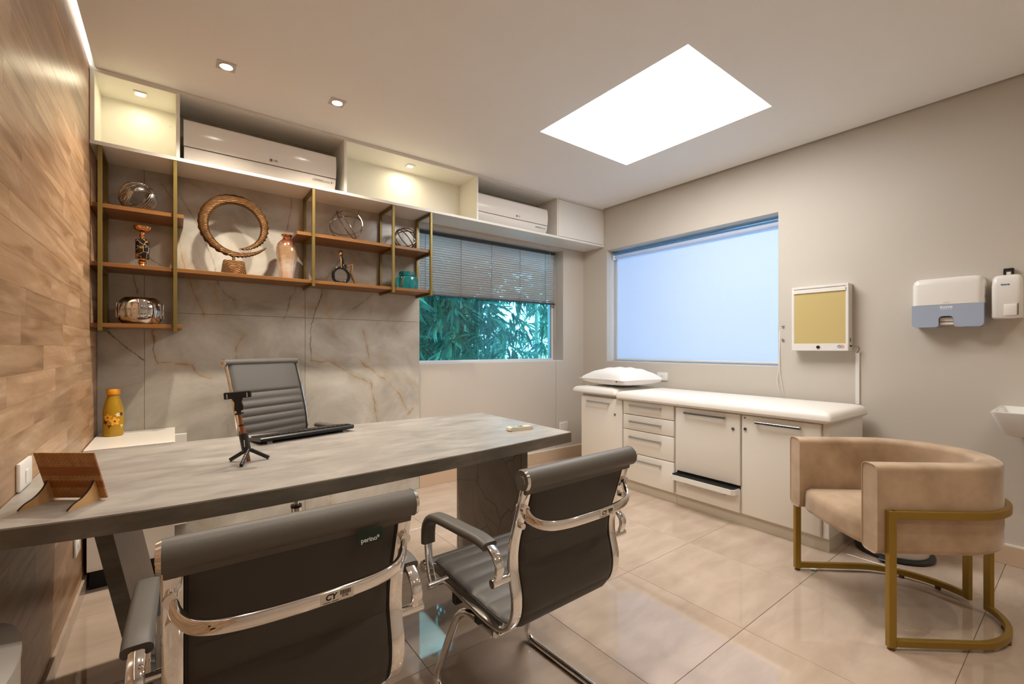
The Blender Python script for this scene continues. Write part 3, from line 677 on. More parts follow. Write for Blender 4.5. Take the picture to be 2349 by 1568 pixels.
ob('body', MB().box(3.272, W - 0.002, CF + 0.019, CB, 2.2455, 2.6045), 'melamine', t, True)
ob('side_panel', MB().box(3.272, 3.289, CF, CF + 0.019, 2.2455, 2.6045, 0.0006, 1), 'melamine', t, True)
ob('door', MB().box(3.292, W - 0.024, CF, CF + 0.018, 2.249, 2.601, 0.0012, 1), 'melamine', t, True)
ob('filler', MB().box(W - 0.021, W - 0.002, CF, CF + 0.018, 2.2455, 2.6045, 0.0006, 1), 'melamine', t, True)

def aircon(x0, x1, label):
    t = thing('air_conditioner', label, 'air conditioner', ((x0 + x1) / 2, -0.14, 2.250), 0, 'split air conditioners')
    zt, zb = 2.488, 2.252
    yb = -0.035
    # front shell profile (y, z)
    body = [(yb, zb + 0.03), (yb, zt - 0.004), (-0.20, zt - 0.002), (-0.222, zt - 0.012), (-0.228, zt - 0.03), (-0.228, 2.330), (-0.222, 2.29), (-0.205, zb + 0.012), (-0.18, zb + 0.002), (-0.10, zb)]
    ob('body', MB().prism(body, x0 + 0.004, x1 - 0.004, 'x'), 'ac_white', t, True)
    fp = [(-0.229, 2.334)] + [(-0.246 - 0.008 * math.sin(math.pi * k / 8), 2.334 + (zt - 0.012 - 2.334) * k / 8) for k in range(9)] + [(-0.240, zt - 0.002), (-0.229, zt + 0.001)]
    ob('front_panel', MB().prism(fp, x0, x1, 'x'), 'ac_white', t, True)
    ob('panel_groove', MB().box(x0 + 0.004, x1 - 0.004, -0.239, -0.226, 2.3285, 2.3338), 'ac_groove', t, True)
    fl_ = [(-0.224, 2.3280), (-0.246, 2.3280), (-0.246, 2.315), (-0.240, 2.292), (-0.226, 2.266), (-0.214, 2.262), (-0.208, 2.28)]
    ob('flap', MB().prism(fl_, x0 + 0.002, x1 - 0.002, 'x'), 'ac_white', t, True)
    ob('vent', MB().box(x0 + 0.05, x1 - 0.05, -0.2245, -0.19, 2.2535, 2.2645), 'ac_vent', t, True)
    # indicator plate on the flap, tilted like the flap
    ang = math.radians(14.6)
    M = Matrix.Translation((x1 - 0.085, -0.2436, 2.3035)) @ Matrix.Rotation(-ang, 4, 'X')
    pl = ob('display_plate', MB().box(-0.065, 0.045, -0.0012, 0.004, -0.008, 0.008, 0.002, 1, M), 'ac_plate', t, True)
    mk = MB()
    for k in range(9): mk.box(-0.053 + k * 0.0058, -0.0495 + k * 0.0058, -0.0018, 0.002, -0.003, 0.0025, 0, 1, M)
    o = ob('indicator_marks', mk, 'ink', pl, True)
    ob('power_button', MB().box(0.053, 0.057, -0.0016, 0.004, -0.008, 0.008, 0.0012, 1, M), 'ink', t, True)
    ob('sensor', MB().cyl((x1 - 0.018, -0.2445, 2.3035), (x1 - 0.018, -0.240, 2.3035), 0.004, 10), 'ac_plate', t, True)
    cx = x0 + (x1 - x0) * 0.545
    R = Matrix.Translation((cx + 0.011, -0.2536, 2.360)) @ Matrix.Rotation(math.pi / 2, 4, 'X')
    ob('logo_letters', text_mb('LG', 0.017, R, 0, 0.0004), 'ink_grey', t, True)
    ob('logo_disc', MB().cyl((cx - 0.014, -0.2546, 2.360), (cx - 0.014, -0.250, 2.360), 0.0082, 18), 'ink_grey', t, True)
aircon(0.391, 1.236, 'white wall air conditioner between the two lit niches')
aircon(2.395, 3.182, 'white wall air conditioner above the window beside the closed corner cabinet')

# ------------------------------------------------------------------ brass and wood wall shelf
sh = thing('wall_shelf', 'hanging shelf of brass frames and brown wooden boards on the marble', 'shelf', (0.98, -0.14, 1.27))
P = 0.018
fy0, fy1 = -0.282, -0.264
by0, by1 = -0.030, -0.012
def frame(x, zb, bars):
    mb = MB(); x0, x1 = x - P / 2, x + P / 2
    mb.box(x0, x1, fy0, fy1, zb, 2.2245, 0.001, 1); mb.box(x0, x1, by0, by1, zb, 2.2245, 0.001, 1)
    mb.box(x0, x1, fy1, by0, 2.2065, 2.2245)
    for zz in bars: mb.box(x0, x1, fy1, by0, zz - 0.018, zz)
    ob('frame', mb, 'brass_paint', sh, True)
frame(0.040, 1.262, (1.280, 1.600, 1.908)); frame(0.353, 1.262, (1.280, 1.600, 1.908))
for x in (1.084, 1.637, 1.945): frame(x, 1.579, (1.600, 1.912))
BT = 0.0215
for x0, x1, zt in ((0.002, 0.392, 1.930), (0.002, 1.968, 1.622), (0.002, 0.386, 1.302), (0.985, 1.966, 1.934)):
    ob('board', MB().box(x0, x1, fy1 + 0.0005, -0.004, zt - BT, zt, 0.001, 1), 'shelf_wood', sh, True)
SH1, SH2, SH3, SH4 = 1.930, 1.622, 1.302, 1.934

# ------------------------------------------------------------------ decorations on the shelf
def rotm(c, ax, ang): return Matrix.Translation(c) @ Matrix.Rotation(ang, 4, ax)
def ringpts(r, n=40, ex=1.0): return [(r * math.cos(2 * math.pi * i / n), r * ex * math.sin(2 * math.pi * i / n), 0) for i in range(n)]
# wire ball
c = (0.185, -0.150, SH1 + 0.0865); t = thing('wire_ball', 'silver ball wound of many wire loops on the top left shelf board', 'ornament', (c[0], c[1], SH1))
fan = Matrix.Translation(c)
for i in range(13):
    a = math.radians(-54 + i * 9); M = fan @ Matrix.Rotation(math.radians(48), 4, 'Y') @ Matrix.Rotation(math.radians(20), 4, 'X') @ Matrix.Rotation(a, 4, 'Z') @ Matrix.Rotation(math.pi / 2, 4, 'X')
    ob('wire_loop', MB().tube([M @ Vector(p) for p in ringpts(0.083, 36)], 0.0027, 6, True), 'silver_wire', t, True)
for i in range(7):
    a = math.radians(-24 + i * 8); M = fan @ Matrix.Rotation(math.radians(-38), 4, 'Y') @ Matrix.Rotation(math.radians(-12), 4, 'X') @ Matrix.Rotation(a, 4, 'Y')
    ob('wire_loop', MB().tube([M @ Vector(p) for p in ringpts(0.0845, 36)], 0.0027, 6, True), 'silver_wire', t, True)
# candle holder
x, y = 0.205, -0.155
t = thing('candle_holder', 'black marble candle holder with copper foot and cup', 'candle holder', (x, y, SH2))
ob('foot', MB().lathe([(0, 0.0), (0.040, 0.0), (0.040, 0.004), (0.030, 0.009), (0.016, 0.014), (0.013, 0.022), (0.020, 0.028), (0.021, 0.034), (0.014, 0.042), (0.017, 0.050), (0, 0.050)], 28, (x, y, SH2)), 'copper', t, True)
ob('column', MB().lathe([(0, 0.050), (0.029, 0.050), (0.031, 0.053), (0.031, 0.155), (0.029, 0.158), (0, 0.158)], 32, (x, y, SH2)), 'black_marble', t, True)
ob('cup', MB().lathe([(0, 0.158), (0.013, 0.158), (0.010, 0.170), (0.014, 0.180), (0.010, 0.192), (0.012, 0.200), (0.034, 0.212), (0.040, 0.224), (0.041, 0.232), (0.036, 0.232), (0.030, 0.222), (0, 0.214)], 28, (x, y, SH2)), 'copper', t, True)
# mercury bowl with cut facets
x, y = 0.197, -0.150
t = thing('mirror_bowl', 'round mirrored glass bowl with pressed windows on the lowest shelf board', 'bowl', (x, y, SH3))
pf = []
for k in range(15):
    a = math.radians(-62 + k * 126 / 14); pf.append((0.052 + 0.052 * math.cos(a), 0.075 + 0.082 * math.sin(a)))
outer = [(0, 0.0022)] + [(max(r, 0.01), zz) for r, zz in pf]
inner = [(r - 0.006, zz) for r, zz in reversed(pf[3:])]
ob('shell', MB().lathe(outer + inner + [(0, 0.030)], 40, (x, y, SH3)), 'mercury_glass', t, True)
for rowz, nn, hh, ph in ((0.058, 9, 0.022, 0.0), (0.100, 9, 0.017, 0.35)):
    for i in range(nn):
        a = 2 * math.pi * i / nn + ph; rr = 0.052 + 0.052 * math.sqrt(max(0, 1 - ((rowz - 0.075) / 0.082) ** 2)) - 0.0015
        M = Matrix.Translation((x + rr * math.cos(a), y + rr * math.sin(a), SH3 + rowz)) @ Matrix.Rotation(a, 4, 'Z')
        mb = MB().sweep([M @ Vector(p) for p in ((0, -0.017, -hh), (0, 0.017, -hh), (0, 0.017, hh), (0, -0.017, hh))], circ(0.0032, 6), None, True)
        ob('pressed_window', mb, 'mercury_glass', t, True)
# ring sculpture
cx0, cy0, cz0 = 0.650, -0.148, SH2 + 0.314
t = thing('ring_sculpture', 'large bronze open ring sculpture with a ribbed surface on the middle board', 'sculpture', (cx0, cy0, SH2))
mbx = MB(); rows = []
keys = [(-34, .208, .008), (-48, .199, .018), (-66, .189, .027), (-90, .179, .036), (-135, .168, .049), (-180, .163, .057), (-225, .162, .061), (-270, .163, .061), (-315, .164, .056), (-360, .165, .047), (-390, .161, .037), (-415, .153, .024), (-441, .145, .009)]
kp_ = crom(keys, 12); n = len(kp_) - 1
for i, kq in enumerate(kp_):
    a = math.radians(kq.x); rc = kq.y; wid = kq.z; th = min(0.016, wid * 0.30 + 0.002)
    jag = (0.0024 * math.sin(i * 1.9) + 0.0017 * math.sin(i * 4.3)) * min(1, wid / 0.04)
    ca_, sa_ = math.cos(a), math.sin(a); row = []
    for (dr, dy) in ((-wid / 2, 0), (-wid * .3, -th * .8), (0.0, -th), (wid * .3, -th * .8), (wid / 2 + jag, 0), (wid * .3, th * .8), (0.0, th), (-wid * .3, th * .8)):
        r = rc + dr; row.append((cx0 + r * ca_, cy0 + dy, cz0 + r * sa_))
    rows.append(row)
mbx.grid(rows, True); k = 8
mbx.f.append(tuple(range(k))); mbx.f.append(tuple((n) * k + q for q in range(k)))
ob('ring', mbx, 'ring_bronze', t, True, sharp=30)
ob('stem', MB().cyl((cx0 - 0.005, cy0, SH2 + 0.09), (cx0 - 0.005, cy0, SH2 + 0.128), 0.008, 12), 'ring_bronze', t, True)
bm = bmesh.new(); bmesh.ops.create_cube(bm, size=1.0)
for v in bm.verts:
    s_ = 0.135 if v.co.z < 0 else 0.112; v.co = Vector((cx0 - 0.005 + v.co.x * s_, cy0 + v.co.y * (0.075 if v.co.z < 0 else 0.06), SH2 + (v.co.z + 0.5) * 0.092))
bmesh.ops.bevel(bm, geom=bm.edges[:], offset=0.003, segments=2, affect='EDGES')
ob('plinth', MB().bm(bm), 'ring_bronze', t, True)
# vase
x, y = 0.946, -0.152
t = thing('vase', 'tall glazed vase fading from dark red neck to pale pink base', 'vase', (x, y, SH2))
ob('body', MB().lathe([(0, 0), (0.036, 0), (0.040, 0.004), (0.048, 0.06), (0.058, 0.12), (0.064, 0.17), (0.064, 0.205), (0.056, 0.238), (0.040, 0.258), (0.026, 0.268), (0.024, 0.276), (0.0, 0.276)], 36), 'vase_glaze', t)
ob('lip', MB().lathe([(0.023, 0.275), (0.025, 0.284), (0.034, 0.291), (0.034, 0.300), (0.028, 0.300), (0.020, 0.290), (0.019, 0.275)], 30), 'copper', t)
# wire orbs
def orb(name, c, R, rots, label, zb):
    t = thing(name, label, 'ornament', (c[0], c[1], zb))
    for (ax, ay, az, ex) in rots:
        M = Matrix.Translation(c) @ Matrix.Rotation(math.radians(az), 4, 'Z') @ Matrix.Rotation(math.radians(ay), 4, 'Y') @ Matrix.Rotation(math.radians(ax), 4, 'X')
        ob('hoop', MB().tube([M @ Vector(p) for p in ringpts(R, 48, ex)], 0.0044, 8, True), 'bronze_wire', t, True)
orb('wire_orb', (1.335, -0.15, SH4 + 0.1165), 0.113, ((78, 30, -35, 1.0), (20, 52, 10, 1.0), (24, -46, 30, 1.0)), 'larger orb of three bronze wire hoops on the upper right board', SH4)
orb('wire_orb', (1.785, -0.15, SH4 + 0.088), 0.0845, ((84, 20, -40, 1.0), (30, 40, 30, 1.0), (30, -52, 20, 1.0), (62, -48, 25, 1.0)), 'smaller orb of bronze wire hoops between the last two brass frames', SH4)
# seated figure on a ring
x, y = 1.295, -0.15; zb = SH2
t = thing('figure_sculpture', 'black and gold sculpture of a thin figure sitting on a ring', 'sculpture', (x, y, zb))
Rr = 0.055
rp = [(x + 0.002 + Rr * math.cos(a * math.pi / 24), y, zb + 0.0655 + Rr * math.sin(a * math.pi / 24)) for a in range(48)]
ob('ring', MB().sweep(rp, rrect(0.030, 0.019, 0.006), (0, 1, 0), True), 'black_gloss', t, True)
tor = crom([(x + 0.018, y, zb + 0.118), (x + 0.012, y, zb + 0.150), (x + 0.008, y, zb + 0.178), (x + 0.004, y, zb + 0.196), (x + 0.000, y, zb + 0.206)], 5)
ks = [1.25, 1.2, 1.1, 1.0, 0.95, 0.92, 0.95, 1.0, 1.05, 1.1, 1.15, 1.1, 1.0, .8, .7, .6, .5, .45, .4, .4, .4][:len(tor)]
ob('torso', MB().sweep(tor, circ(0.013, 12), None, False, True, ks), 'black_gloss', t, True)
ob('hip', MB().cyl((x + 0.018, y, zb + 0.128), (x + 0.042, y, zb + 0.137), 0.011, 12), 'black_gloss', t, True)
ob('head', MB().ball((x - 0.004, y, zb + 0.222), 0.0145, 14, 10, (0.9, 0.9, 1.2)), 'gold_leaf', t, True)
ob('arm', MB().tube(fillet([(x - 0.004, y - 0.013, zb + 0.198), (x - 0.002, y - 0.017, zb + 0.150), (x + 0.001, y - 0.016, zb + 0.118)], 0.02), 0.0045, 8), 'gold_leaf', t, True)
ob('arm', MB().tube(fillet([(x + 0.010, y + 0.012, zb + 0.194), (x + 0.014, y + 0.012, zb + 0.216), (x + 0.010, y + 0.004, zb + 0.238), (x - 0.004, y, zb + 0.237)], 0.012), 0.0042, 8), 'black_gloss', t, True)
ob('leg', MB().tube(fillet([(x + 0.030, y - 0.006, zb + 0.132), (x + 0.083, y - 0.006, zb + 0.153), (x + 0.073, y - 0.006, zb + 0.085), (x + 0.108, y - 0.006, zb + 0.005)], 0.006), 0.0052, 8), 'gold_leaf', t, True)
ob('leg', MB().tube(fillet([(x + 0.030, y + 0.008, zb + 0.130), (x + 0.080, y + 0.008, zb + 0.150), (x + 0.070, y + 0.008, zb + 0.083), (x + 0.105, y + 0.008, zb + 0.005)], 0.006), 0.0050, 8), 'gold_leaf', t, True)
# teal jar, lobed
x, y = 1.800, -0.150
t = thing('lidded_jar', 'teal glazed lobed ceramic jar with lid on the shelf by the window', 'jar', (x, y, SH2))
lob = lambda a: 1.0 - 0.11 * abs(math.sin(a * 2)) ** 6
lob = lambda a: 0.90 + 0.10 * abs(math.cos(2 * a)) ** 0.5
ob('body', MB().lathe([(0, 0), (0.083, 0), (0.088, 0.004), (0.089, 0.020), (0.089, 0.082), (0.085, 0.094), (0.070, 0.103), (0.050, 0.106), (0, 0.106)], 72, wob=lob), 'jar_glaze', t)
ob('lid', MB().lathe([(0, 0.106), (0.062, 0.106), (0.064, 0.110), (0.064, 0.132), (0.059, 0.139), (0.02, 0.1415), (0, 0.142)], 40), 'jar_glaze', t)

# ------------------------------------------------------------------ desk
DZ = 0.768
dk = thing('desk', 'long desk with grey concrete look top and bowed front edge', 'desk', (0.95, -1.5, 0))
front = crom([(0.0, -1.932, 0), (0.185, -1.970, 0), (0.37, -1.990, 0), (0.62, -1.996, 0), (0.92, -1.984, 0), (1.32, -1.954, 0), (1.866, -1.893, 0)], 6)
back = [Vector(p) for p in ((1.866, -1.108, 0), (1.6, -1.082, 0), (1.3, -1.062, 0), (0.9, -1.052, 0), (0.35, -1.050, 0), (0.0, -1.052, 0))]
poly = [(p.x, p.y) for p in front + back]
poly = [(max(px_, 0.002), py_) for px_, py_ in poly]
ob('top', MB().prism(poly, DZ - 0.004, DZ), 'concrete_top', dk, True)
ob('edge_band', MB().prism(poly, DZ - 0.048, DZ - 0.004), 'concrete_edge_shade', dk, True)
lx0, lx1, lean = 0.1615, 0.1990, 0.137
lf = MB().add([(lx0 + lean, -1.757, 0.0), (lx1 + lean, -1.757, 0.0), (lx1, -1.757, DZ - .048), (lx0, -1.757, DZ - .048), (lx0 + lean, -1.750, 0.0), (lx1 + lean, -1.750, 0.0), (lx1, -1.750, DZ - .048), (lx0, -1.750, DZ - .048)],
              [(0, 1, 2, 3), (4, 5, 6, 7), (0, 1, 5, 4), (1, 2, 6, 5), (2, 3, 7, 6), (3, 0, 4, 7)])
sl = MB().add([(lx0 + lean, -1.750, 0.0), (lx1 + lean, -1.750, 0.0), (lx1, -1.750, DZ - .048), (lx0, -1.750, DZ - .048), (lx0 + lean, -1.145, 0.0), (lx1 + lean, -1.145, 0.0), (lx1, -1.145, DZ - .048), (lx0, -1.145, DZ - .048)],
              [(0, 1, 2, 3), (4, 5, 6, 7), (0, 1, 5, 4), (1, 2, 6, 5), (2, 3, 7, 6), (3, 0, 4, 7)])
l1 = ob('leg', sl, 'leg_laminate', dk, True, 'slanted slab leg by the wooden wall')
ob('edge_strip', lf, 'concrete_edge_shade', l1, True)
l2 = ob('leg', MB().box(1.670, 1.706, -1.750, -1.145, 0, DZ - .048), 'leg_stone', dk, True, 'upright slab leg with dark veins')
ob('edge_strip', MB().box(1.670, 1.706, -1.757, -1.750, 0, DZ - .048), 'concrete_edge_shade', l2, True)

# low cabinet in the corner, bottle
lc = thing('low_cabinet', 'white low cabinet in the corner behind the desk', 'cabinet', (0.18, -0.27, 0))
ob('top', MB().box(0.006, 0.352, -0.530, -0.003, 0.662, 0.686, 0.001, 1), 'lacquer', lc, True)
ob('body', MB().box(0.016, 0.350, -0.500, -0.004, 0.100, 0.6615), 'lacquer', lc, True)
ob('door', MB().box(0.017, 0.349, -0.519, -0.501, 0.103, 0.656, 0.001, 1), 'lacquer', lc, True)
ob('toe_kick', MB().box(0.020, 0.346, -0.470, -0.01, 0.0, 0.0995), 'black_matte', lc, True)
ob('back_panel', MB().box(0.3505, 0.410, -0.050, -0.004, 0.1, 0.645), 'lacquer', lc, True)
x, y, zb = 0.080, -0.125, 0.686
t = thing('water_bottle', 'mustard yellow bottle with painted flowers and orange cap', 'bottle', (x, y, zb))
bp = [(0, 0), (0.040, 0), (0.0435, 0.004), (0.0440, 0.02), (0.0445, 0.13), (0.042, 0.155), (0.034, 0.190), (0.027, 0.214), (0.0255, 0.226), (0, 0.226)]
ob('body', MB().lathe(bp, 40), 'bottle_mustard', t)
ob('cap', MB().lathe([(0, 0.227), (0.029, 0.227), (0.030, 0.229), (0.030, 0.255), (0.028, 0.258), (0, 0.258)], 36), 'cap_orange', t)
def wrap_blob(a0, zc, pts, r=0.0449):
    """a flat print lying on the cylinder: pts in (arc length, height)"""
    vs_ = [(r * math.cos(a0 + p / r), r * math.sin(a0 + p / r), zc + q) for p, q in pts]
    vs2 = [((r - .0012) * math.cos(a0 + p / r), (r - .0012) * math.sin(a0 + p / r), zc + q) for p, q in pts]
    n_ = len(pts); return vs_ + vs2, [tuple(range(n_)), tuple(range(n_, 2 * n_))] + [(i, (i + 1) % n_, n_ + (i + 1) % n_, n_ + i) for i in range(n_)]
def petals(a0, zc, R, n, mat, nm, cm=None):
    mb = MB()
    for k in range(n):
        b = 2 * math.pi * k / n + 0.4; pts = []
        for j in range(10):
            q = 2 * math.pi * j / 10; u_, v_ = R * (0.55 + 0.45 * math.cos(q)), R * 0.34 * math.sin(q)
            pts.append((u_ * math.cos(b) - v_ * math.sin(b), u_ * math.sin(b) + v_ * math.cos(b)))
        mb.add(*wrap_blob(a0, zc, pts, 0.0449 + 0.0001 * k))
    o = ob(nm, mb, mat, t)
    if cm:
        mb = MB().add(*wrap_blob(a0, zc, [(R * .2 * math.cos(j), R * .2 * math.sin(j)) for j in [i * .7 for i in range(9)]], 0.0458)); ob('flower_centre', mb, cm, o)
face = -math.pi / 2 + 0.10
petals(face + 0.12, 0.083, 0.024, 5, 'petal_yellow', 'painted_flower', 'petal_dark')
petals(face - 0.55, 0.105, 0.020, 5, 'petal_yellow', 'painted_flower', 'petal_dark')
petals(face + 0.42, 0.118, 0.012, 5, 'petal_cream', 'painted_flower', None)
petals(face + 0.80, 0.120, 0.011, 4, 'petal_dark', 'painted_flower', None)
petals(face - 0.85, 0.080, 0.012, 4, 'petal_dark', 'painted_leaf', None)
petals(face - 0.40, 0.058, 0.010, 3, 'petal_dark', 'painted_leaf', None)
petals(face + 0.85, 0.055, 0.010, 3, 'petal_cream', 'painted_leaf', None)

# ------------------------------------------------------------------ things on the desk
# plaque on two feet (seen from behind)
ax = Vector((0.795, -0.606, 0)); rz = math.atan2(ax.y, ax.x)
t = thing('desk_plaque', 'brown wooden engraved plaque leaning on two plywood feet', 'plaque', (0.146, -1.780, DZ), rz)
tilt = math.radians(17)
pm = Matrix.Translation((0, 0, 0.006)) @ Matrix.Rotation(tilt, 4, 'X')
o = ob('board', MB().box(-0.078, 0.078, -0.002, 0.002, 0.0, 0.134, 0.0005, 1), 'plaque_wood', t)
o.location = (0, 0, 0.006); o.rotation_euler = (tilt, 0, 0)
for sx in (-0.064, 0.058):
    fp = crom([(-0.088, 0.0015, 0), (-0.074, 0.012, 0), (-0.050, 0.022, 0), (-0.030, 0.038, 0), (-0.019, 0.056, 0)], 5)
    poly = [(p.x, p.y) for p in fp] + [(-0.0125, 0.0575), (-0.0035, 0.0155), (0.004, 0.004), (0.016, 0.006), (0.018, 0.0), (-0.088, 0.0)]
    f_ = ob('foot', MB().prism(poly, sx - 0.0022, sx + 0.0022, 'x'), 'plywood', t)
    edge = [(sx, p.x - 0.0006, p.y + 0.0006) for p in fp]
    ob('burnt_edge', MB().sweep(edge, rrect(0.0050, 0.0012, 0.0004, 1), (1, 0, 0)), 'ply_edge', f_)
# keyboard
kr = math.atan2(0.094, 0.407)
t = thing('keyboard', 'black computer keyboard lying on the desk', 'keyboard', (0.822, -1.215, DZ), kr + math.pi)
kp = [(-0.072, 0.003), (-0.070, 0.0115), (-0.060, 0.015), (0.058, 0.031), (0.068, 0.030), (0.074, 0.025), (0.066, 0.012)]
mb = MB().prism(kp, -0.211, 0.211, 'x'); ob('case', mb, 'black_plastic', t)
mb = MB(); sl_ = math.atan2(0.016, 0.118)
for r_ in range(6):
    yy = -0.054 + r_ * 0.0195 + (0.004 if r_ == 5 else 0); zz = 0.015 + (yy + 0.060) * 0.016 / 0.118
    nk = 18
    for k in range(nk):
        xx = -0.200 + k * 0.0224
        if r_ == 0 and 3 <= k <= 7: continue
        mb.box(xx, xx + 0.019, yy - 0.008, yy + 0.008, zz - 0.001, zz + 0.005, 0.0012, 1)
    if r_ == 0: mb.box(-0.200 + 3 * 0.0224, -0.200 + 7 * 0.0224 + 0.019, yy - 0.008, yy + 0.008, zz - 0.001, zz + 0.005, 0.0012, 1)
o = ob('keys', mb, 'black_plastic', t); o['kind'] = 'stuff'
for sx in (-0.17, 0.17): ob('foot', MB().prism([(-0.066, 0.0), (-0.066, 0.004), (0.058, 0.014), (0.062, 0.0), (0.05, 0.0), (0.046, 0.010), (-0.05, 0.003), (-0.05, 0.0)], sx - 0.01, sx + 0.01, 'x'), 'grey_plastic', t)
# remote control
t = thing('remote_control', 'small cream remote control near the far corner of the desk', 'remote control', (1.700, -1.703, DZ), math.radians(-8))
ob('shell', MB().prism([(-0.066, 0.004), (-0.064, 0.016), (-0.050, 0.019), (0.058, 0.017), (0.064, 0.013), (0.064, 0.004), (0.050, 0.0), (-0.052, 0.0)], -0.022, 0.022, 'y'), 'remote_cream', t)
ob('screen', MB().box(-0.046, -0.022, -0.013, 0.013, 0.0178, 0.0190), 'button_blue', t)
for k in range(3):
    for j in range(2): ob('button', MB().box(-0.014 + k * 0.011, -0.007 + k * 0.011, -0.011 + j * 0.014, -0.003 + j * 0.014, 0.0165, 0.0195, 0.001, 1), 'ink', t)
# phone tripod
tx, ty = 0.560, -1.590
t = thing('phone_tripod', 'black folding phone tripod standing on the desk', 'tripod', (tx, ty, DZ))
lt = Vector((-0.8, 0.6, 0)) * 0.20       # lean of the stick, per metre of height
def ax_(h): return (tx + lt.x * h, ty + lt.y * h, DZ + h)
ob('handle', MB().cyl(ax_(0.036), ax_(0.098), 0.0145, 20), 'black_plastic', t, True)
ob('rod', MB().cyl(ax_(0.098), ax_(0.128), 0.0085, 16), 'tan_rod', t, True, 'copper coloured telescopic rod')
ob('rod', MB().cyl(ax_(0.128), ax_(0.168), 0.0062, 16), 'tan_rod', t, True, 'copper coloured telescopic rod')
ob('collar', MB().cyl(ax_(0.125), ax_(0.130), 0.0095, 16), 'black_plastic', t, True)
ob('pivot', MB().cyl(ax_(0.166), ax_(0.172), 0.0145, 16), 'black_plastic', t, True)
ob('pivot', MB().cyl(ax_(0.172), ax_(0.182), 0.0075, 16), 'black_plastic', t, True)
hd = Vector((0.85, -0.20, 0)).normalized(); 
def M_at(h):
    c_ = ax_(h); yv = Vector((0, 0, 1)).cross(hd); return Matrix(((hd.x, yv.x, 0, c_[0]), (hd.y, yv.y, 0, c_[1]), (0, 0, 1, c_[2]), (0, 0, 0, 1))) @ Matrix.Rotation(math.radians(-4), 4, 'Y')
poly = [(-0.012, 0), (0.014, 0), (0.017, 0.012), (0.012, 0.030), (0.018, 0.046), (-0.018, 0.046), (-0.010, 0.030)]
ob('head', MB().prism(poly, -0.008, 0.008, 'y', M_at(0.180)), 'black_plastic', t, True)
ob('clamp', MB().box(-0.040, 0.044, -0.010, 0.006, 0.044, 0.068, 0.002, 1, M_at(0.180)), 'black_plastic', t, True)
for sx in (-0.030, 0.031): ob('clamp_slot', MB().box(sx - 0.001, sx + 0.001, -0.0112, -0.009, 0.047, 0.062, 0, 1, M_at(0.180)), 'print_white', t, True)
hub = Vector((tx, ty, DZ + 0.040))
for fx, fy in ((0.507, -1.557), (0.529, -1.668), (0.622, -1.602)):
    d = Vector((fx - tx, fy - ty, 0)); a = hub + d.normalized() * 0.006; b = Vector((fx, fy, DZ + 0.0058))
    lg = ob('leg', MB().sweep([a, a.lerp(b, .5), b], rrect(0.013, 0.010, 0.003), (0, 0, 1)), 'black_plastic', t, True)
    mb = MB()
    for q in (0.35, 0.5, 0.65, 0.8):
        p_ = a.lerp(b, q) + Vector((0, 0, 0.0058)); mb.ball(p_, 0.0028, 8, 5)
    ob('grip_dots', mb, 'satin_metal', lg, True)
ob('centre_foot', MB().cyl(ax_(0.0), ax_(0.036), 0.0065, 14), 'tan_rod', t, True)
M = M_at(0.066) @ Matrix.Translation((0, -0.0150, 0)) 
mb = MB()
for k in range(5): mb.box(-0.0014, 0.0014, -0.0008, 0.0012, -0.012 + k * 0.005, -0.009 + k * 0.005, 0, 1, M)
ob('print_marks', mb, 'print_white', t, True)

# ------------------------------------------------------------------ chairs
def sling(path, hw, ribs, plain, thick, amp, mbf=None):
    """padded sheet along a (y, z) path: front skin and back skin; ribs = rib count, plain = (start, end) fraction without ribs"""
    P = [Vector((0, p[0], p[1])) for p in path]; n = len(P)
    L = [0.0]
    for a, b in zip(P, P[1:]): L.append(L[-1] + (b - a).length)
    T_ = L[-1]; rows_f, rows_b = [], []
    for i in range(n):
        t_ = (P[min(i + 1, n - 1)] - P[max(i - 1, 0)]).normalized(); nn = Vector((0, t_.z, -t_.y))     # towards sitter
        u = L[i] / T_
        rib = abs(math.sin(math.pi * ribs * u)) ** 0.4 if not (plain[0] < u < plain[1]) else 1.0
        rf, rb_ = [], []
        for xk in (-1, -0.96, -0.88, -0.5, 0, 0.5, 0.88, 0.96, 1):
            e = 1.0 if abs(xk) < 0.9 else (0.6 if abs(xk) < 1 else 0.0)
            rf.append(tuple(P[i] + nn * (thick * .5 * (0.4 + .6 * e) + amp * rib * e) + Vector((xk * hw, 0, 0))))
            rb_.append(tuple(P[i] - nn * (thick * .5 * (0.4 + .6 * e) + amp * .8 * rib * e) + Vector((xk * hw, 0, 0))))
        rows_f.append(rf); rows_b.append(rb_)
    f = MB().grid(rows_f); b = MB().grid(rows_b); m = len(rows_f[0])
    # close the rim onto the back skin
    rim = [rows_f[i][0] for i in range(n)] + rows_f[-1][1:] + [rows_f[i][-1] for i in range(n - 2, -1, -1)] + rows_f[0][-2:0:-1]
    rib_ = [rows_b[i][0] for i in range(n)] + rows_b[-1][1:] + [rows_b[i][-1] for i in range(n - 2, -1, -1)] + rows_b[0][-2:0:-1]
    b.grid([rim, rib_], True)
    return f, b
def yz(pts, k=8): return [(p.x, p.y) for p in crom([(a, b, 0) for a, b in pts], k)]

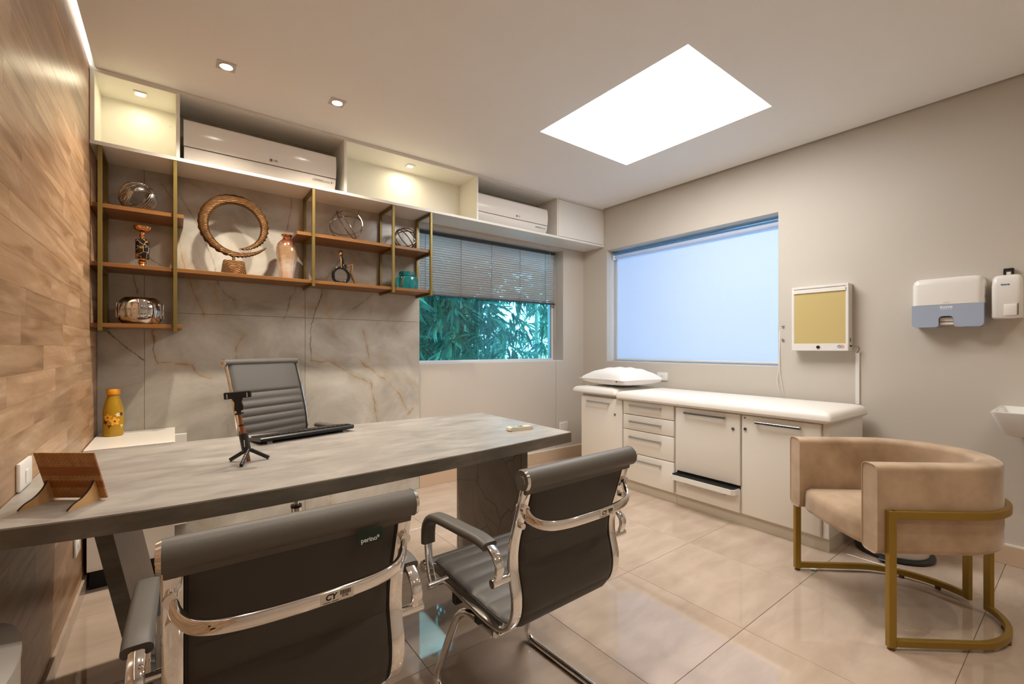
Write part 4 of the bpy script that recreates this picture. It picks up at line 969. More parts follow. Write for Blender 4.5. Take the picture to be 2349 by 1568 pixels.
PATH_V = [(0.216, 0.404), (0.17, 0.408), (0.06, 0.402), (-0.08, 0.392), (-0.18, 0.388), (-0.240, 0.400), (-0.278, 0.440), (-0.288, 0.500), (-0.272, 0.580), (-0.278, 0.650), (-0.306, 0.735), (-0.335, 0.828)]
HW = 0.203
def chair_common(t, PATH, hw, capw, ribs, plain, rt=0.028, rf=0.021, fw=0.032):
    path = yz(PATH, 16)
    f, b = sling(path, hw - fw / 2 - 0.002, ribs, plain, 0.010, 0.0090)
    ob('upholstery', f, 'leather', t, label='grey leather seat and back sewn in ribs')
    ob('back_sheet', b, 'leather_back', t, label='dark backing of seat and back')
    sec = rrect(fw, 0.014 if fw > 0.02 else 0.024, 0.0045, 2)
    for sx in (-1, 1):
        ob('side_frame', MB().sweep([(sx * hw, p[0], p[1]) for p in path], sec, (1, 0, 0)), 'chrome', t)
        ob('edge_seam', MB().sweep([(sx * (hw - fw / 2 - 0.003), p[0], p[1]) for p in path], rrect(0.007, 0.012, 0.002, 1), (1, 0, 0)), 'black_matte', t)
    ty_, tz_ = PATH[-1]; fy_, fz_ = PATH[0]
    if fw > 0.02:
        top = [p for p in path if p[1] > tz_ - 0.040]
        ob('roll_flap', MB().sweep([(0, p[0] - 0.010, p[1]) for p in top], rrect(2 * (capw - 0.006), 0.006, 0.002, 1), (1, 0, 0)), 'leather', t)
    for nm, (yy, zz, r) in (('head_roll', (ty_, tz_ + 0.004, rt)), ('front_roll', (fy_, fz_ - 0.004, rf))):
        o = ob(nm, MB().cyl((-capw + 0.004, yy, zz), (capw - 0.004, yy, zz), r, 24), 'leather', t)
        for sx in (-1, 1):
            ob('roll_cap', MB().cyl((sx * (capw - 0.0045), yy, zz), (sx * (capw + 0.003), yy, zz), r * 1.03, 24, r * 0.93), 'chrome', o)
            ob('cap_screw', MB().cyl((sx * (capw + 0.002), yy, zz), (sx * (capw + 0.0045), yy, zz), r * 0.42, 16), 'satin_metal', o)
def arm(t, sx, hw, wa, loop, pad0, pad1):
    pts = [Vector((sx * wa, a, b)) for a, b in yz(loop, 8)]
    n = len(pts); i0, i1 = int(n * pad0), int(n * pad1)
    a_ = ob('armrest', MB().sweep(pts, rrect(0.026, 0.013, 0.005, 2), (1, 0, 0)), 'chrome', t)
    pp = pts[i0:i1]
    ob('arm_pad', MB().sweep(pp, rrect(0.047, 0.026, 0.011, 3), (1, 0, 0)), 'leather', a_)
    for (yy, zz) in (loop[0], loop[-1]):
        ob('arm_mount', MB().cyl((sx * (hw - 0.002), yy, zz), (sx * (wa + 0.018), yy, zz), 0.0115, 16), 'chrome', a_)

def visitor_chair(name, label, loc, rz, num, tag):
    t = thing(name, label, 'chair', loc, rz, 'grey visitor chairs in front of the desk')
    chair_common(t, PATH_V, HW, 0.221, 14, (0.83, 1.0))
    loop = [(0.082, 0.403), (0.104, 0.45), (0.116, 0.52), (0.112, 0.585), (0.082, 0.620), (0.03, 0.632), (-0.10, 0.640), (-0.20, 0.644), (-0.250, 0.632), (-0.280, 0.600), (-0.270, 0.556)]
    for sx in (-1, 1): arm(t, sx, HW, 0.254, loop, 0.21, 0.77)
    # lumbar bar
    lb = crom([(-0.203, -0.322, 0.748), (-0.196, -0.335, 0.728), (-0.170, -0.362, 0.714), (-0.110, -0.378, 0.708), (0, -0.382, 0.706), (0.110, -0.378, 0.708), (0.170, -0.362, 0.714), (0.196, -0.335, 0.728), (0.203, -0.322, 0.748)], 6)
    bar = ob('lumbar_bar', MB().sweep(lb, rrect(0.027, 0.013, 0.006, 3), (0, 0, 1)), 'chrome', t)
    for sx in (-1, 1):
        for dz, r in ((0.0, 0.0115), (-0.047, 0.008)):
            ob('bolt', MB().cyl((sx * 0.205, -0.300 + (0.012 if dz else 0), 0.752 + dz), (sx * 0.205, -0.331 + (0.012 if dz else 0), 0.752 + dz), r, 16), 'chrome', bar)
    # asset sticker on the bar
    xs_ = 0.045
    ob('sticker', MB().box(xs_ - 0.030, xs_ + 0.030, -0.3892, -0.3880, 0.6965, 0.7175), 'label_paper', bar)
    R = lambda x_, z_: Matrix.Translation((x_, -0.3893, z_)) @ Matrix.Rotation(math.pi / 2, 4, 'X')
    mk = text_mb('CY', 0.0150, R(xs_ - 0.012, 0.7075), 0.15, 0.0005)
    for q in range(13):
        wq = 0.0006 if q % 3 else 0.0011
        mk.box(xs_ + 0.005 + q * 0.0015, xs_ + 0.005 + q * 0.0015 + wq, -0.3896, -0.3890, 0.7065, 0.7145)
    mk.box(xs_ - 0.026, xs_ - 0.013, -0.3896, -0.3890, 0.6985, 0.6995); mk.box(xs_ - 0.011, xs_ + 0.002, -0.3896, -0.3890, 0.6985, 0.6995)
    mk.v += []; tb = text_mb(num, 0.0058, R(xs_ + 0.014, 0.7035), 0, 0.0001); mk.add(tb.v, tb.f)
    ob('sticker_print', mk, 'ink', bar)
    if tag:
        nq = Vector((0, 0.305, -0.952)); p0 = Vector((0.118, -0.353, 0.806))
        M = Matrix.Translation((0.118, -0.3525, 0.790)) @ Matrix.Rotation(math.radians(-16), 4, 'X')
        g_ = ob('brand_tag', MB().box(-0.026, 0.026, -0.0012, 0.0006, -0.015, 0.012, 0, 1, M), 'label_green', t)
        ob('tag_lettering', text_mb('perino*', 0.0125, M @ Matrix.Translation((0, -0.0014, -0.008)) @ Matrix.Rotation(math.pi / 2, 4, 'X'), 0, 0.0002), 'print_white', g_)
    # cantilever base
    for sx in (-1, 1):
        pts = fillet([(sx * 0.175, -0.150, 0.334), (sx * 0.178, 0.035, 0.326), (sx * 0.205, 0.170, 0.0125), (sx * 0.218, -0.32, 0.0125), (sx * 0.20, -0.345, 0.0125), (0, -0.345, 0.0125)], 0.07, 8)
        ob('leg', MB().tube(pts, 0.0125, 14), 'chrome', t)
        ob('seat_tube', MB().cyl((sx * 0.150, -0.155, 0.340), (sx * 0.150, 0.05, 0.340), 0.0115, 14), 'chrome', t)
        for xx, zz in ((0.175, 0.334), (0.150, 0.340)):
            ob('end_cap', MB().cyl((sx * xx, -0.150, zz), (sx * xx, -0.1595, zz), 0.0135, 16), 'satin_metal', t)
        for yy in (-0.10, 0.03): ob('seat_bracket', MB().box(min(sx * 0.145, sx * 0.208), max(sx * 0.145, sx * 0.208), yy - 0.012, yy + 0.012, 0.345, 0.386, 0.003, 1), 'black_plastic', t)
    ob('stretcher', MB().box(-0.205, 0.205, -0.212, -0.186, 0.362, 0.372, 0.003, 1), 'chrome', t)
    return t
visitor_chair('visitor_chair', 'nearest grey leather cantilever chair with green tag under its head roll', (0.554, -2.167, 0), -0.015, '0136', True)
visitor_chair('visitor_chair', 'grey leather cantilever chair further right, near the free end of the desk', (1.274, -2.192, 0), 0.016, '0137', False)

# executive chair behind the desk
ec = thing('office_chair', 'high-backed grey leather office chair on a chrome star base behind the desk', 'chair', (0.894, -0.699, 0), math.radians(209.7))
PATH_E = [(0.245, 0.470), (0.18, 0.478), (0.06, 0.468), (-0.08, 0.456), (-0.12, 0.452), (-0.158, 0.475), (-0.176, 0.53), (-0.170, 0.62), (-0.168, 0.70), (-0.183, 0.80), (-0.216, 0.92), (-0.247, 1.02), (-0.268, 1.085)]
chair_common(ec, PATH_E, 0.222, 0.236, 24, (0.845, 1.0), 0.020, 0.020, 0.006)
loop = [(0.09, 0.475), (0.11, 0.55), (0.115, 0.63), (0.09, 0.672), (0.03, 0.682), (-0.10, 0.690), (-0.15, 0.686), (-0.188, 0.655), (-0.178, 0.60)]
for sx in (-1, 1): arm(ec, sx, 0.222, 0.275, loop, 0.25, 0.72)
ob('mechanism', MB().box(-0.10, 0.10, -0.11, 0.11, 0.395, 0.445, 0.008, 2), 'black_plastic', ec)
for yy in (-0.09, 0.09): ob('cross_bar', MB().box(-0.215, 0.215, yy - 0.015, yy + 0.015, 0.435, 0.450, 0.003, 1), 'chrome', ec)
ob('gas_lift', MB().cyl((0, 0, 0.28), (0, 0, 0.40), 0.014, 18), 'chrome', ec)
ob('lift_collar', MB().cyl((0, 0, 0.278), (0, 0, 0.292), 0.029, 20), 'black_plastic', ec)
ob('column', MB().cyl((0, 0, 0.085), (0, 0, 0.279), 0.026, 24), 'chrome', ec)
for k in range(5):
    a = math.radians(72 * k + 54); d = Vector((math.cos(a), math.sin(a), 0))
    lg = ob('base_arm', MB().sweep([d * 0.015 + Vector((0, 0, 0.118)), d * 0.12 + Vector((0, 0, 0.108)), d * 0.29 + Vector((0, 0, 0.080))], rrect(0.022, 0.040, 0.006), (0, 0, 1), scales=[1.0, 0.9, 0.7]), 'chrome', ec)
    c_ = d * 0.285; p_ = Vector((-d.y, d.x, 0))
    for s_ in (-1, 1):
        q = c_ + p_ * 0.013 * s_; ob('caster', MB().cyl(q + p_ * 0.009 * s_ + Vector((0, 0, 0.027)), q - p_ * 0.004 * s_ + Vector((0, 0, 0.027)), 0.027, 16), 'black_plastic', lg)
    ob('caster_stem', MB().cyl(c_ + Vector((0, 0, 0.03)), c_ + Vector((0, 0, 0.085)), 0.007, 10), 'dark_steel', lg)

# ------------------------------------------------------------------ examination table
et = thing('exam_table', 'white examination table cabinet with doors and drawers under the side window', 'exam table', (3.345, -1.5, 0), math.radians(-1.37))
D0, D1 = 0.0, 0.545           # local depth (x), front face at 0
ob('plinth', MB().box(0.012, D1, -0.010 + 0.003, 0.970, 0.0, 0.078), 'plinth', et)
ob('plinth', MB().box(0.012, D1, -0.992, -0.010, 0.0, 0.078), 'plinth', et)
ob('body', MB().box(0.0, D1, -0.004, 0.972, 0.078, 0.738, 0.002, 1), 'lacquer', et)
ob('body', MB().box(0.0, D1, -0.995, -0.0065, 0.078, 0.738, 0.002, 1), 'lacquer', et)
def front_panel(nm, y0, y1, z0, z1, hw_, hz, lock=None, hm='dark_steel', round_=0.004):
    p = ob(nm, MB().box(-0.020, -0.001, y0, y1, z0, z1, round_, 3), 'lacquer', et)
    yc = (y0 + y1) / 2 if not isinstance(hw_, tuple) else (hw_[0] + hw_[1]) / 2; hl = hw_ if not isinstance(hw_, tuple) else abs(hw_[1] - hw_[0])
    mb = MB().box(-0.044, -0.036, yc - hl / 2, yc + hl / 2, hz - 0.007, hz + 0.007, 0.0015, 1)
    for s_ in (-1, 1): mb.box(-0.040, -0.019, yc + s_ * (hl / 2 - 0.006) - 0.005, yc + s_ * (hl / 2 - 0.006) + 0.005, hz - 0.006, hz + 0.006)
    ob('handle', mb, hm, p)
    if lock: 
        l_ = MB().cyl((-0.026, lock[0], lock[1]), (-0.019, lock[0], lock[1]), 0.0095, 18); ob('lock', l_, 'dark_steel', p)
    return p
front_panel('door', 0.492, 0.968, 0.082, 0.732, (0.625, 0.885), 0.690, (0.565, 0.603), 'satin_metal')
for z0, z1, hz in ((0.625, 0.735, 0.700), (0.502, 0.621, 0.570), (0.313, 0.498, 0.4430), (0.082, 0.309, 0.262)):
    front_panel('drawer', -0.001, 0.478, z0, z1, (0.105, 0.405), hz, None, 'satin_metal', 0.006)
front_panel('door', -0.497, -0.018, 0.262, 0.732, (-0.400, -0.095), 0.698, (-0.452, 0.632))
front_panel('drawer', -0.494, -0.020, 0.082, 0.232, (-0.405, -0.110), 0.188, None, 'satin_metal')
d3 = front_panel('door', -0.962, -0.508, 0.082, 0.732, (-0.860, -0.600), 0.694, (-0.533, 0.643), 'dark_steel', 0.009)
ob('peg', MB().cyl((-0.022, -0.530, 0.715), (-0.019, -0.530, 0.715), 0.0055, 12), 'brass_paint', d3)
ob('end_panel', MB().box(-0.004, 0.016, -0.9965, -0.966, 0.078, 0.738, 0.0015, 1), 'lacquer', et)
# pull-out step with ribbed mat
stp = ob('step_tray', MB().prism([(-0.085, -0.030), (-0.085, -0.470), (-0.065, -0.490), (-0.002, -0.490), (-0.002, -0.010), (-0.065, -0.010)], 0.205, 0.240), 'white_plastic', et)
ob('step_mat', MB().prism([(-0.079, -0.034), (-0.079, -0.466), (-0.062, -0.484), (-0.002, -0.484), (-0.002, -0.016), (-0.062, -0.016)], 0.240, 0.244), 'black_matte', stp)
for k in range(26): ob('mat_rib', MB().box(-0.076, -0.004, -0.030 - k * 0.0172 - 0.006, -0.030 - k * 0.0172, 0.244, 0.2475, 0.001, 1), 'black_plastic', stp)
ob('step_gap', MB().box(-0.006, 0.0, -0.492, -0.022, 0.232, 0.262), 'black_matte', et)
def ring_at(x0, x1, y0, y1, zz, ins, r, k=4):
    x0, x1, y0, y1 = x0 + ins, x1 - ins, y0 + ins, y1 - ins; c = []
    for cx_, cy_, a0 in ((x1 - r, y1 - r, 0), (x0 + r, y1 - r, 90), (x0 + r, y0 + r, 180), (x1 - r, y0 + r, 270)):
        for i in range(k + 1): a = math.radians(a0 + 90 * i / k); c.append((cx_ + r * math.cos(a), cy_ + r * math.sin(a), zz))
    return c
def pad(x0, x1, y0, y1, z0, z1, bev, puff):
    lv = [(.010, z0), (.002, z0 + .008), (0, z0 + .018), (0, z1 - bev), (.002, z1 - bev * .66), (.008, z1 - bev * .36), (.018, z1 - bev * .14), (.032, z1 - bev * .02), (.06, z1 + puff * .25), (.12, z1 + puff * .6), (.20, z1 + puff * .9), (.26, z1 + puff)]
    rows = [ring_at(x0, x1, y0, y1, zz, ins, 0.022 if ins < .03 else 0.012) for ins, zz in lv]
    m = MB().grid(rows, True); n_ = len(rows[0]); m.f.append(tuple(range(n_))); m.f.append(tuple((len(rows) - 1) * n_ + q for q in range(n_))); return m
ob('cushion', pad(-0.045, 0.570, -1.020, 0.545, 0.7385, 0.806, 0.050, 0.012), 'vinyl', et, label='long white vinyl mattress', sharp=60)
ob('headrest', pad(-0.040, 0.565, 0.552, 1.075, 0.756, 0.814, 0.045, 0.010), 'vinyl', et, label='white vinyl head cushion', sharp=60)
ob('headrest_board', MB().box(0.0, 0.54, 0.56, 0.965, 0.7385, 0.756), 'dark_steel', et)
# pillow
rows_t, rows_b = [], []
for j in range(25):
    a, b = [], []
    for i in range(25):
        u, v = i / 12 - 1, j / 12 - 1
        k = max(0.0, (1 - abs(u) ** 2.6)) ** .5 * max(0.0, (1 - abs(v) ** 2.6)) ** .5
        pin = 1 - 0.07 * (1 - abs(v)) * (abs(u) > 0.99) - 0.0
        px_ = 0.255 * u * (1 - 0.10 * (1 - v * v) * u * u); py_ = 0.285 * v * (1 - 0.10 * (1 - u * u) * v * v)
        w_ = 0.004 * math.sin(9 * u + 5 * v) + 0.003 * math.sin(15 * v - 7 * u)
        edge = max(abs(u), abs(v)) ** 6
        a.append((px_, py_, 0.058 + 0.098 * k + w_ * k)); b.append((px_, py_, 0.058 - 0.058 * k ** 0.6 + 0.0))
    rows_t.append(a); rows_b.append(b)
mb = MB().grid(rows_t); mb.grid([list(r) for r in rows_b])
pw = thing('pillow', 'plump white pillow lying at the head of the examination table', 'pillow', (3.625, -0.765, 0.832), math.radians(-6))
me_o = ob('case', mb, 'cotton', pw, sharp=80)
ob('seam', MB().tube([(r[0][0], r[0][1], 0.058) for r in rows_t] + [(p[0], p[1], 0.058) for p in rows_t[-1][1:]] + [(r[-1][0], r[-1][1], 0.058) for r in rows_t[-2::-1]] + [(p[0], p[1], 0.058) for p in rows_t[0][-2:0:-1]], 0.0025, 6, True), 'cotton', pw)
ob('care_tag', MB().box(-0.257, -0.255, -0.21, -0.195, 0.040, 0.058), 'ink_grey', pw)

# ------------------------------------------------------------------ armchair
ar = thing('armchair', 'beige velvet barrel armchair on a golden metal frame', 'armchair', (3.002, -2.894, 0), math.radians(49.65))
def ucurve(r, yfront, n=28):
    pts = [(r, yfront), (r, yfront * .66), (r, yfront * .33)]
    pts += [(r * math.cos(-math.pi * i / n), r * math.sin(-math.pi * i / n)) for i in range(n + 1)]
    pts += [(-r, yfront * .33), (-r, yfront * .66), (-r, yfront)]
    return pts
th = 0.085
mid = ucurve(0.300 - th / 2, 0.345)
sec = rrect(0.352, th, 0.024, 4)
ob('shell', MB().sweep([(p[0], p[1], 0.534) for p in mid], sec, (0, 0, 1)), 'velvet', ar, label='curved arm and back rest')
# piping lines on the two arm fronts
for sx in (-1, 1):
    ring = [(sx * (0.300 - th / 2) + q, 0.3455, 0.534 + p) for p, q in rrect(0.350, th - 0.002, 0.024, 4)]
    ob('piping', MB().tube(ring, 0.0028, 6, True), 'velvet', ar)
si = 0.300 - th - 0.002
rows = []
base = ucurve(si, 0.322, 24)
seat_poly = [(x_, y_) for x_, y_ in base]
mb = MB()
cen = (0, 0.0)
levels = [(0.965, 0.3565), (0.995, 0.362), (1.0, 0.378), (1.0, 0.425), (0.985, 0.448), (0.93, 0.463), (0.70, 0.474), (0.35, 0.480)]
rows = []
# front edge bulges forward
def seatpt(x_, y_, k, zz):
    f = 0.024 * max(0, 1 - (x_ / si) ** 2) ** .5 if y_ > 0.29 else 0.0
    return (x_ * k, (y_ - 0.05) * k + 0.05 + f * k, zz)
front_pts = [(-si + 2 * si * i / 10, 0.322) for i in range(1, 10)]
ringp = base + front_pts
for k, zz in levels: rows.append([seatpt(x_, y_, k, zz) for x_, y_ in ringp])
mb.grid(rows, True); mb.f.append(tuple(range(len(ringp)))); mb.f.append(tuple((len(rows) - 1) * len(ringp) + q for q in range(len(ringp))))
ob('seat', mb, 'velvet', ar, sharp=60)
ob('seat_pan', MB().prism([(x_ * .96, y_ * .96) for x_, y_ in base], 0.344, 0.356), 'black_matte', ar)
TW, TH = 0.020, 0.031
fr = MB()
rr_ = 0.300 + TW / 2 + 0.0015
band = [(p[0], p[1], 0.524) for p in ucurve(rr_, 0.298)]
ob('band', MB().sweep(band, rrect(TH, TW, 0.002, 1), (0, 0, 1)), 'gold_paint', ar, label='golden band around the shell')
for sx in (-1, 1):
    ob('leg', MB().box(sx * rr_ - 0.011, sx * rr_ + 0.011, 0.290, 0.319, 0.010, 0.5395, 0.0015, 1), 'gold_paint', ar)
    ob('foot', MB().cyl((sx * rr_, 0.304, 0.0), (sx * rr_, 0.304, 0.010), 0.013, 14, 0.009), 'foot_rubber', ar)
    pts = [(sx * rr_, 0.290, 0.027), (sx * rr_, 0.15, 0.027), (sx * rr_, 0.0, 0.027)] + [(sx * rr_ * math.cos(a), -rr_ * math.sin(a), 0.027) for a in [math.radians(4 * q) for q in range(1, 21)]]
    ob('floor_rail', MB().sweep(pts, rrect(0.027, 0.021, 0.002, 1), (0, 0, 1)), 'gold_paint', ar)
    ang = math.radians(81); bx_, by_ = sx * rr_ * math.cos(ang), -rr_ * math.sin(ang)
    ob('leg', MB().box(bx_ - 0.015, bx_ + 0.015, by_ - 0.010, by_ + 0.010, 0.012, 0.524, 0.0015, 1), 'gold_paint', ar)
    for a in (35, 60): ob('foot', MB().cyl((sx * rr_ * math.cos(math.radians(a)), -rr_ * math.sin(math.radians(a)), 0), (sx * rr_ * math.cos(math.radians(a)), -rr_ * math.sin(math.radians(a)), 0.013), 0.011, 12), 'foot_rubber', ar)

# bin behind the armchair
x, y = 3.640, -2.712
t = thing('waste_bin', 'round white waste bin with black foot ring behind the armchair', 'bin', (x, y, 0))
ob('foot_ring', MB().lathe([(0, 0), (0.172, 0), (0.178, 0.006), (0.178, 0.016), (0.165, 0.022), (0, 0.022)], 40), 'black_plastic', t)
ob('body', MB().lathe([(0, 0.0225), (0.150, 0.0225), (0.152, 0.03), (0.152, 0.36), (0.149, 0.365), (0, 0.365)], 40), 'white_plastic', t)
ob('lid', MB().lathe([(0, 0.366), (0.154, 0.366), (0.154, 0.385), (0.13, 0.40), (0, 0.412)], 40), 'grey_plastic', t)
ob('pedal', MB().box(-0.225, -0.160, -0.022, 0.022, 0.012, 0.020, 0.003, 1), 'black_plastic', t)

# ------------------------------------------------------------------ things on the right wall
XF = W - 0.080
t = thing('xray_viewer', 'white wall-mounted x-ray viewer box with yellowish screen', 'x-ray viewer', (W, -2.265, 1.15))
vy0, vy1, vz0, vz1 = -2.434, -2.098, 1.150, 1.598
ob('housing', MB().box(XF + 0.006, W - 0.0005, vy0, vy1, vz0, vz1, 0.002, 1), 'white_plastic', t, True)
ob('frame', frame_mb('x', vy0, vy1, vz0, vz1, XF, XF + 0.007, 0.016), 'white_plastic', t, True)
ob('screen', MB().box(XF + 0.002, XF + 0.0065, vy0 + 0.016, vy1 - 0.016, vz0 + 0.050, vz1 - 0.030), 'viewer_screen', t, True)
ob('film_clip', MB().box(XF - 0.006, XF + 0.003, vy0 + 0.014, vy1 - 0.012, vz1 - 0.048, vz1 - 0.024, 0.002, 1), 'white_plastic', t, True)
ob('lower_rail', MB().box(XF - 0.001, XF + 0.0065, vy0 + 0.003, vy1 - 0.003, vz0 + 0.003, vz0 + 0.050, 0.001, 1), 'white_plastic', t, True)
ob('switch', MB().cyl((XF - 0.006, -2.262, vz0 + 0.026), (XF, -2.262, vz0 + 0.026), 0.0105, 18), 'black_plastic', t, True)
def gshape(sgn, yc):
    zc_ = vz0 + 0.030; pts = [(0.0, 0.008), (-0.010, 0.008), (-0.016, 0.004), (-0.017, 0.0), (-0.016, -0.005), (-0.010, -0.009), (-0.002, -0.009), (-0.002, 0.001), (-0.009, 0.001)]
    return [(XF - 0.0018, yc - sgn * a, zc_ + b) for a, b in pts]
lgo = -2.392
ob('emblem', MB().tube(fillet(gshape(1, lgo + 0.001), 0.003, 3), 0.0015, 6), 'print_blue', t, True, 'blue half of the emblem')
ob('emblem', MB().tube(fillet(gshape(-1, lgo - 0.001), 0.003, 3), 0.0015, 6), 'print_orange', t, True, 'orange half of the emblem')
ob('power_plug', MB().cyl((W - 0.045, vy0 - 0.008, vz0 + 0.033), (W - 0.045, vy0 + 0.001, vz0 + 0.033), 0.006, 10), 'black_plastic', t, True)
ob('power_cable', MB().tube(fillet([(W - 0.045, vy0 - 0.007, vz0 + 0.033), (W - 0.045, vy0 - 0.045, vz0 + 0.032), (W - 0.012, vy0 - 0.040, vz0 + 0.004), (W - 0.012, vy0 - 0.026, vz0 - 0.012)], 0.018), 0.0028, 8), 'grey_plastic', t, True)
ob('vent_slots', MB().box(W - 0.058, W - 0.03, vy0 - 0.0008, vy0 + 0.001, vz0 + 0.06, vz0 + 0.085), 'ink_grey', t, True)
single('cable_trunking', MB().box(W - 0.012, W - 0.0003, -2.474, -2.452, 0.80, 1.138, 0.001, 1), 'white_plastic', 'thin white cable trunking below the x-ray viewer', 'trunking', (W, -2.463, 0.80))

t = thing('towel_dispenser', 'white paper towel dispenser with blue smoked lower half on the side wall', 'dispenser', (W, -2.90, 1.29))
ty0, ty1 = -3.048, -2.752
def rr_plan(y0, y1, x0, r):                      # plan outline, flat on the wall, rounded front
    out = [(W - 0.0005, y0), ]
    for k in range(6): a = math.radians(90 * k / 5); out.append((x0 + r - r * math.sin(a), y0 + r - r * math.cos(a)))
    for k in range(6): a = math.radians(90 * k / 5); out.append((x0 + r - r * math.cos(a), y1 - r + r * math.sin(a)))
    out.append((W - 0.0005, y1)); return out
pl = rr_plan(ty0, ty1, W - 0.105, 0.030)
mb = MB(); rows = []
for zz, ins in ((1.4185, 0.0), (1.535, 0.0), (1.556, 0.004), (1.568, 0.013), (1.573, 0.028)):
    rows.append([(min(W - 0.0005, x_ + ins * (1 if x_ < W - 0.01 else 0)), y_ + (ins if y_ < -2.9 else -ins), zz) for x_, y_ in pl])
mb.grid(rows, True); mb.f.append(tuple(range(len(pl)))); mb.f.append(tuple(4 * len(pl) + q for q in range(len(pl))))
ob('cover', mb, 'white_plastic', t, True, sharp=50)
# lower cover: front outline with a notch, given thickness
yo, yi0, yi1 = (ty0, ty1), -2.930, -2.868
z0_, z1_ = 1.290, 1.418
def arc(cy_, cz_, r, a0, a1, k=5): return [(cy_ + r * math.cos(math.radians(a0 + (a1 - a0) * i / k)), cz_ + r * math.sin(math.radians(a0 + (a1 - a0) * i / k))) for i in range(k + 1)]
outl = [(ty0, z1_)] + arc(ty0 + .020, z0_ + .020, .020, 180, 270) + arc(yi0 - .014, z0_ + .014, .014, 270, 360) + arc(yi0 + .018, 1.352 - .018, .018, 180, 90) + arc(yi1 - .018, 1.352 - .018, .018, 90, 0) + arc(yi1 + .014, z0_ + .014, .014, 180, 270) + arc(ty1 - .020, z0_ + .020, .020, 270, 360) + [(ty1, z1_)]
ob('lower_cover', MB().prism(outl, W - 0.104, W - 0.0005, 'x'), 'smoke_blue', t, True, 'blue smoked window half')
ob('paper_towel', MB().box(W - 0.085, W - 0.03, yi0 + 0.001, yi1 - 0.001, 1.302, 1.346, 0.003, 1), 'paper', t, True)
ob('towel_fold', MB().box(W - 0.0865, W - 0.084, yi0 + 0.001, yi1 - 0.001, 1.318, 1.3215), 'ac_groove', t, True)
ob('lock', MB().cyl((W - 0.062, ty0 - 0.002, 1.455), (W - 0.062, ty0 + 0.004, 1.455), 0.007, 14), 'dark_steel', t, True)
MR = lambda x_, y_, z_: Matrix.Translation((x_, y_, z_)) @ Matrix.Rotation(-math.pi / 2, 4, 'Z') @ Matrix.Rotation(math.pi / 2, 4, 'X')
ob('lettering', text_mb('inove', 0.024, MR(W - 0.1046, -2.900, 1.4035), 0, 0.0006), 'print_white', t, True)
ob('sub_lettering', MB().box(W - 0.1046, W - 0.103, -2.923, -2.877, 1.3905, 1.3920), 'print_white', t, True)
ob('emblem', MB().sweep([(W - 0.1053, -2.900 + a, 1.427 + b) for a, b in ((-0.012, -0.003), (0.012, -0.003), (0.010, 0.004), (-0.012, 0.004))], circ(0.0007, 5), None, True), 'ac_plate', t, True)

t = thing('soap_dispenser', 'white soap dispenser with blue lettering and push lever on the side wall', 'dispenser', (W, -3.13, 1.33))
sy0, sy1 = -3.186, -3.074
pl = rr_plan(sy0, sy1, W - 0.100, 0.022); rows = []
for zz, ins in ((1.328, 0.006), (1.336, 0.0), (1.50, 0.0), (1.535, 0.003), (1.550, 0.010), (1.558, 0.022)):
    rows.append([(min(W - 0.0005, x_ + ins * (1 if x_ < W - 0.01 else 0)), y_ + (ins * .7 if y_ < -3.13 else -ins * .7), zz) for x_, y_ in pl])
mb = MB().grid(rows, True); mb.f.append(tuple(range(len(pl)))); mb.f.append(tuple(5 * len(pl) + q for q in range(len(pl))))
ob('housing', mb, 'white_plastic', t, True, sharp=50)
ob('push_lever', MB().box(W - 0.106, W - 0.085, -3.166, -3.120, 1.341, 1.401, 0.004, 2), 'white_plastic', t, True)
ob('lever_slot', MB().box(W - 0.1005, W - 0.098, -3.172, -3.168, 1.343, 1.404), 'ink_grey', t, True)
ob('lettering', text_mb('inove', 0.0145, MR(W - 0.1006, -3.125, 1.506), 0, 0.0004), 'print_blue', t, True)
ob('mount', frame_mb('x', -3.150, -3.112, 1.545, 1.598, W - 0.030, W - 0.004, 0.008), 'black_plastic', t, True, 'black bracket above the housing')
ob('hook', MB().box(W - 0.024, W - 0.006, -3.141, -3.121, 1.553, 1.580, 0.002, 1), 'white_plastic', t, True)

# wash basin
t = thing('wash_basin', 'white ceramic wall-hung wash basin at the picture edge', 'basin', (W, -3.33, 0.735))
by0_, by1_, bx0_ = -3.56, -3.100, W - 0.400
rows = []
def rect_ring(x0, x1, y0, y1, zz, r, k=4):
    c = []
    for cx_, cy_, a0 in ((x1 - r, y1 - r, 0), (x0 + r, y1 - r, 90), (x0 + r, y0 + r, 180), (x1 - r, y0 + r, 270)):
        for i in range(k + 1): a = math.radians(a0 + 90 * i / k); c.append((cx_ + r * math.cos(a), cy_ + r * math.sin(a), zz))
    return c
X1 = W - 0.001
lv = [(bx0_ + .085, X1, by0_ + .05, by1_ - .05, 0.735, .03), (bx0_ + .060, X1, by0_ + .035, by1_ - .035, 0.742, .03), (bx0_, X1, by0_, by1_, 0.852, .018), (bx0_, X1, by0_, by1_, 0.858, .018),
      (bx0_ + .012, X1 - .012, by0_ + .012, by1_ - .012, 0.859, .014), (bx0_ + .03, X1 - .05, by0_ + .03, by1_ - .03, 0.80, .03), (bx0_ + .10, X1 - .09, by0_ + .09, by1_ - .09, 0.765, .03)]
for l_ in lv: rows.append(rect_ring(*l_))
mb = MB().grid(rows, True); n_ = len(rows[0]); mb.f.append(tuple(range(n_))); mb.f.append(tuple((len(rows) - 1) * n_ + q for q in range(n_)))
ob('bowl', mb, 'ceramic', t, True)
ob('drain', MB().cyl((W - 0.19, -3.33, 0.7652), (W - 0.19, -3.33, 0.768), 0.022, 18), 'chrome', t, True)
ob('trap', MB().tube(fillet([(W - 0.19, -3.33, 0.735), (W - 0.19, -3.33, 0.58), (W - 0.001, -3.33, 0.58)], 0.05), 0.016, 12), 'chrome', t, True)

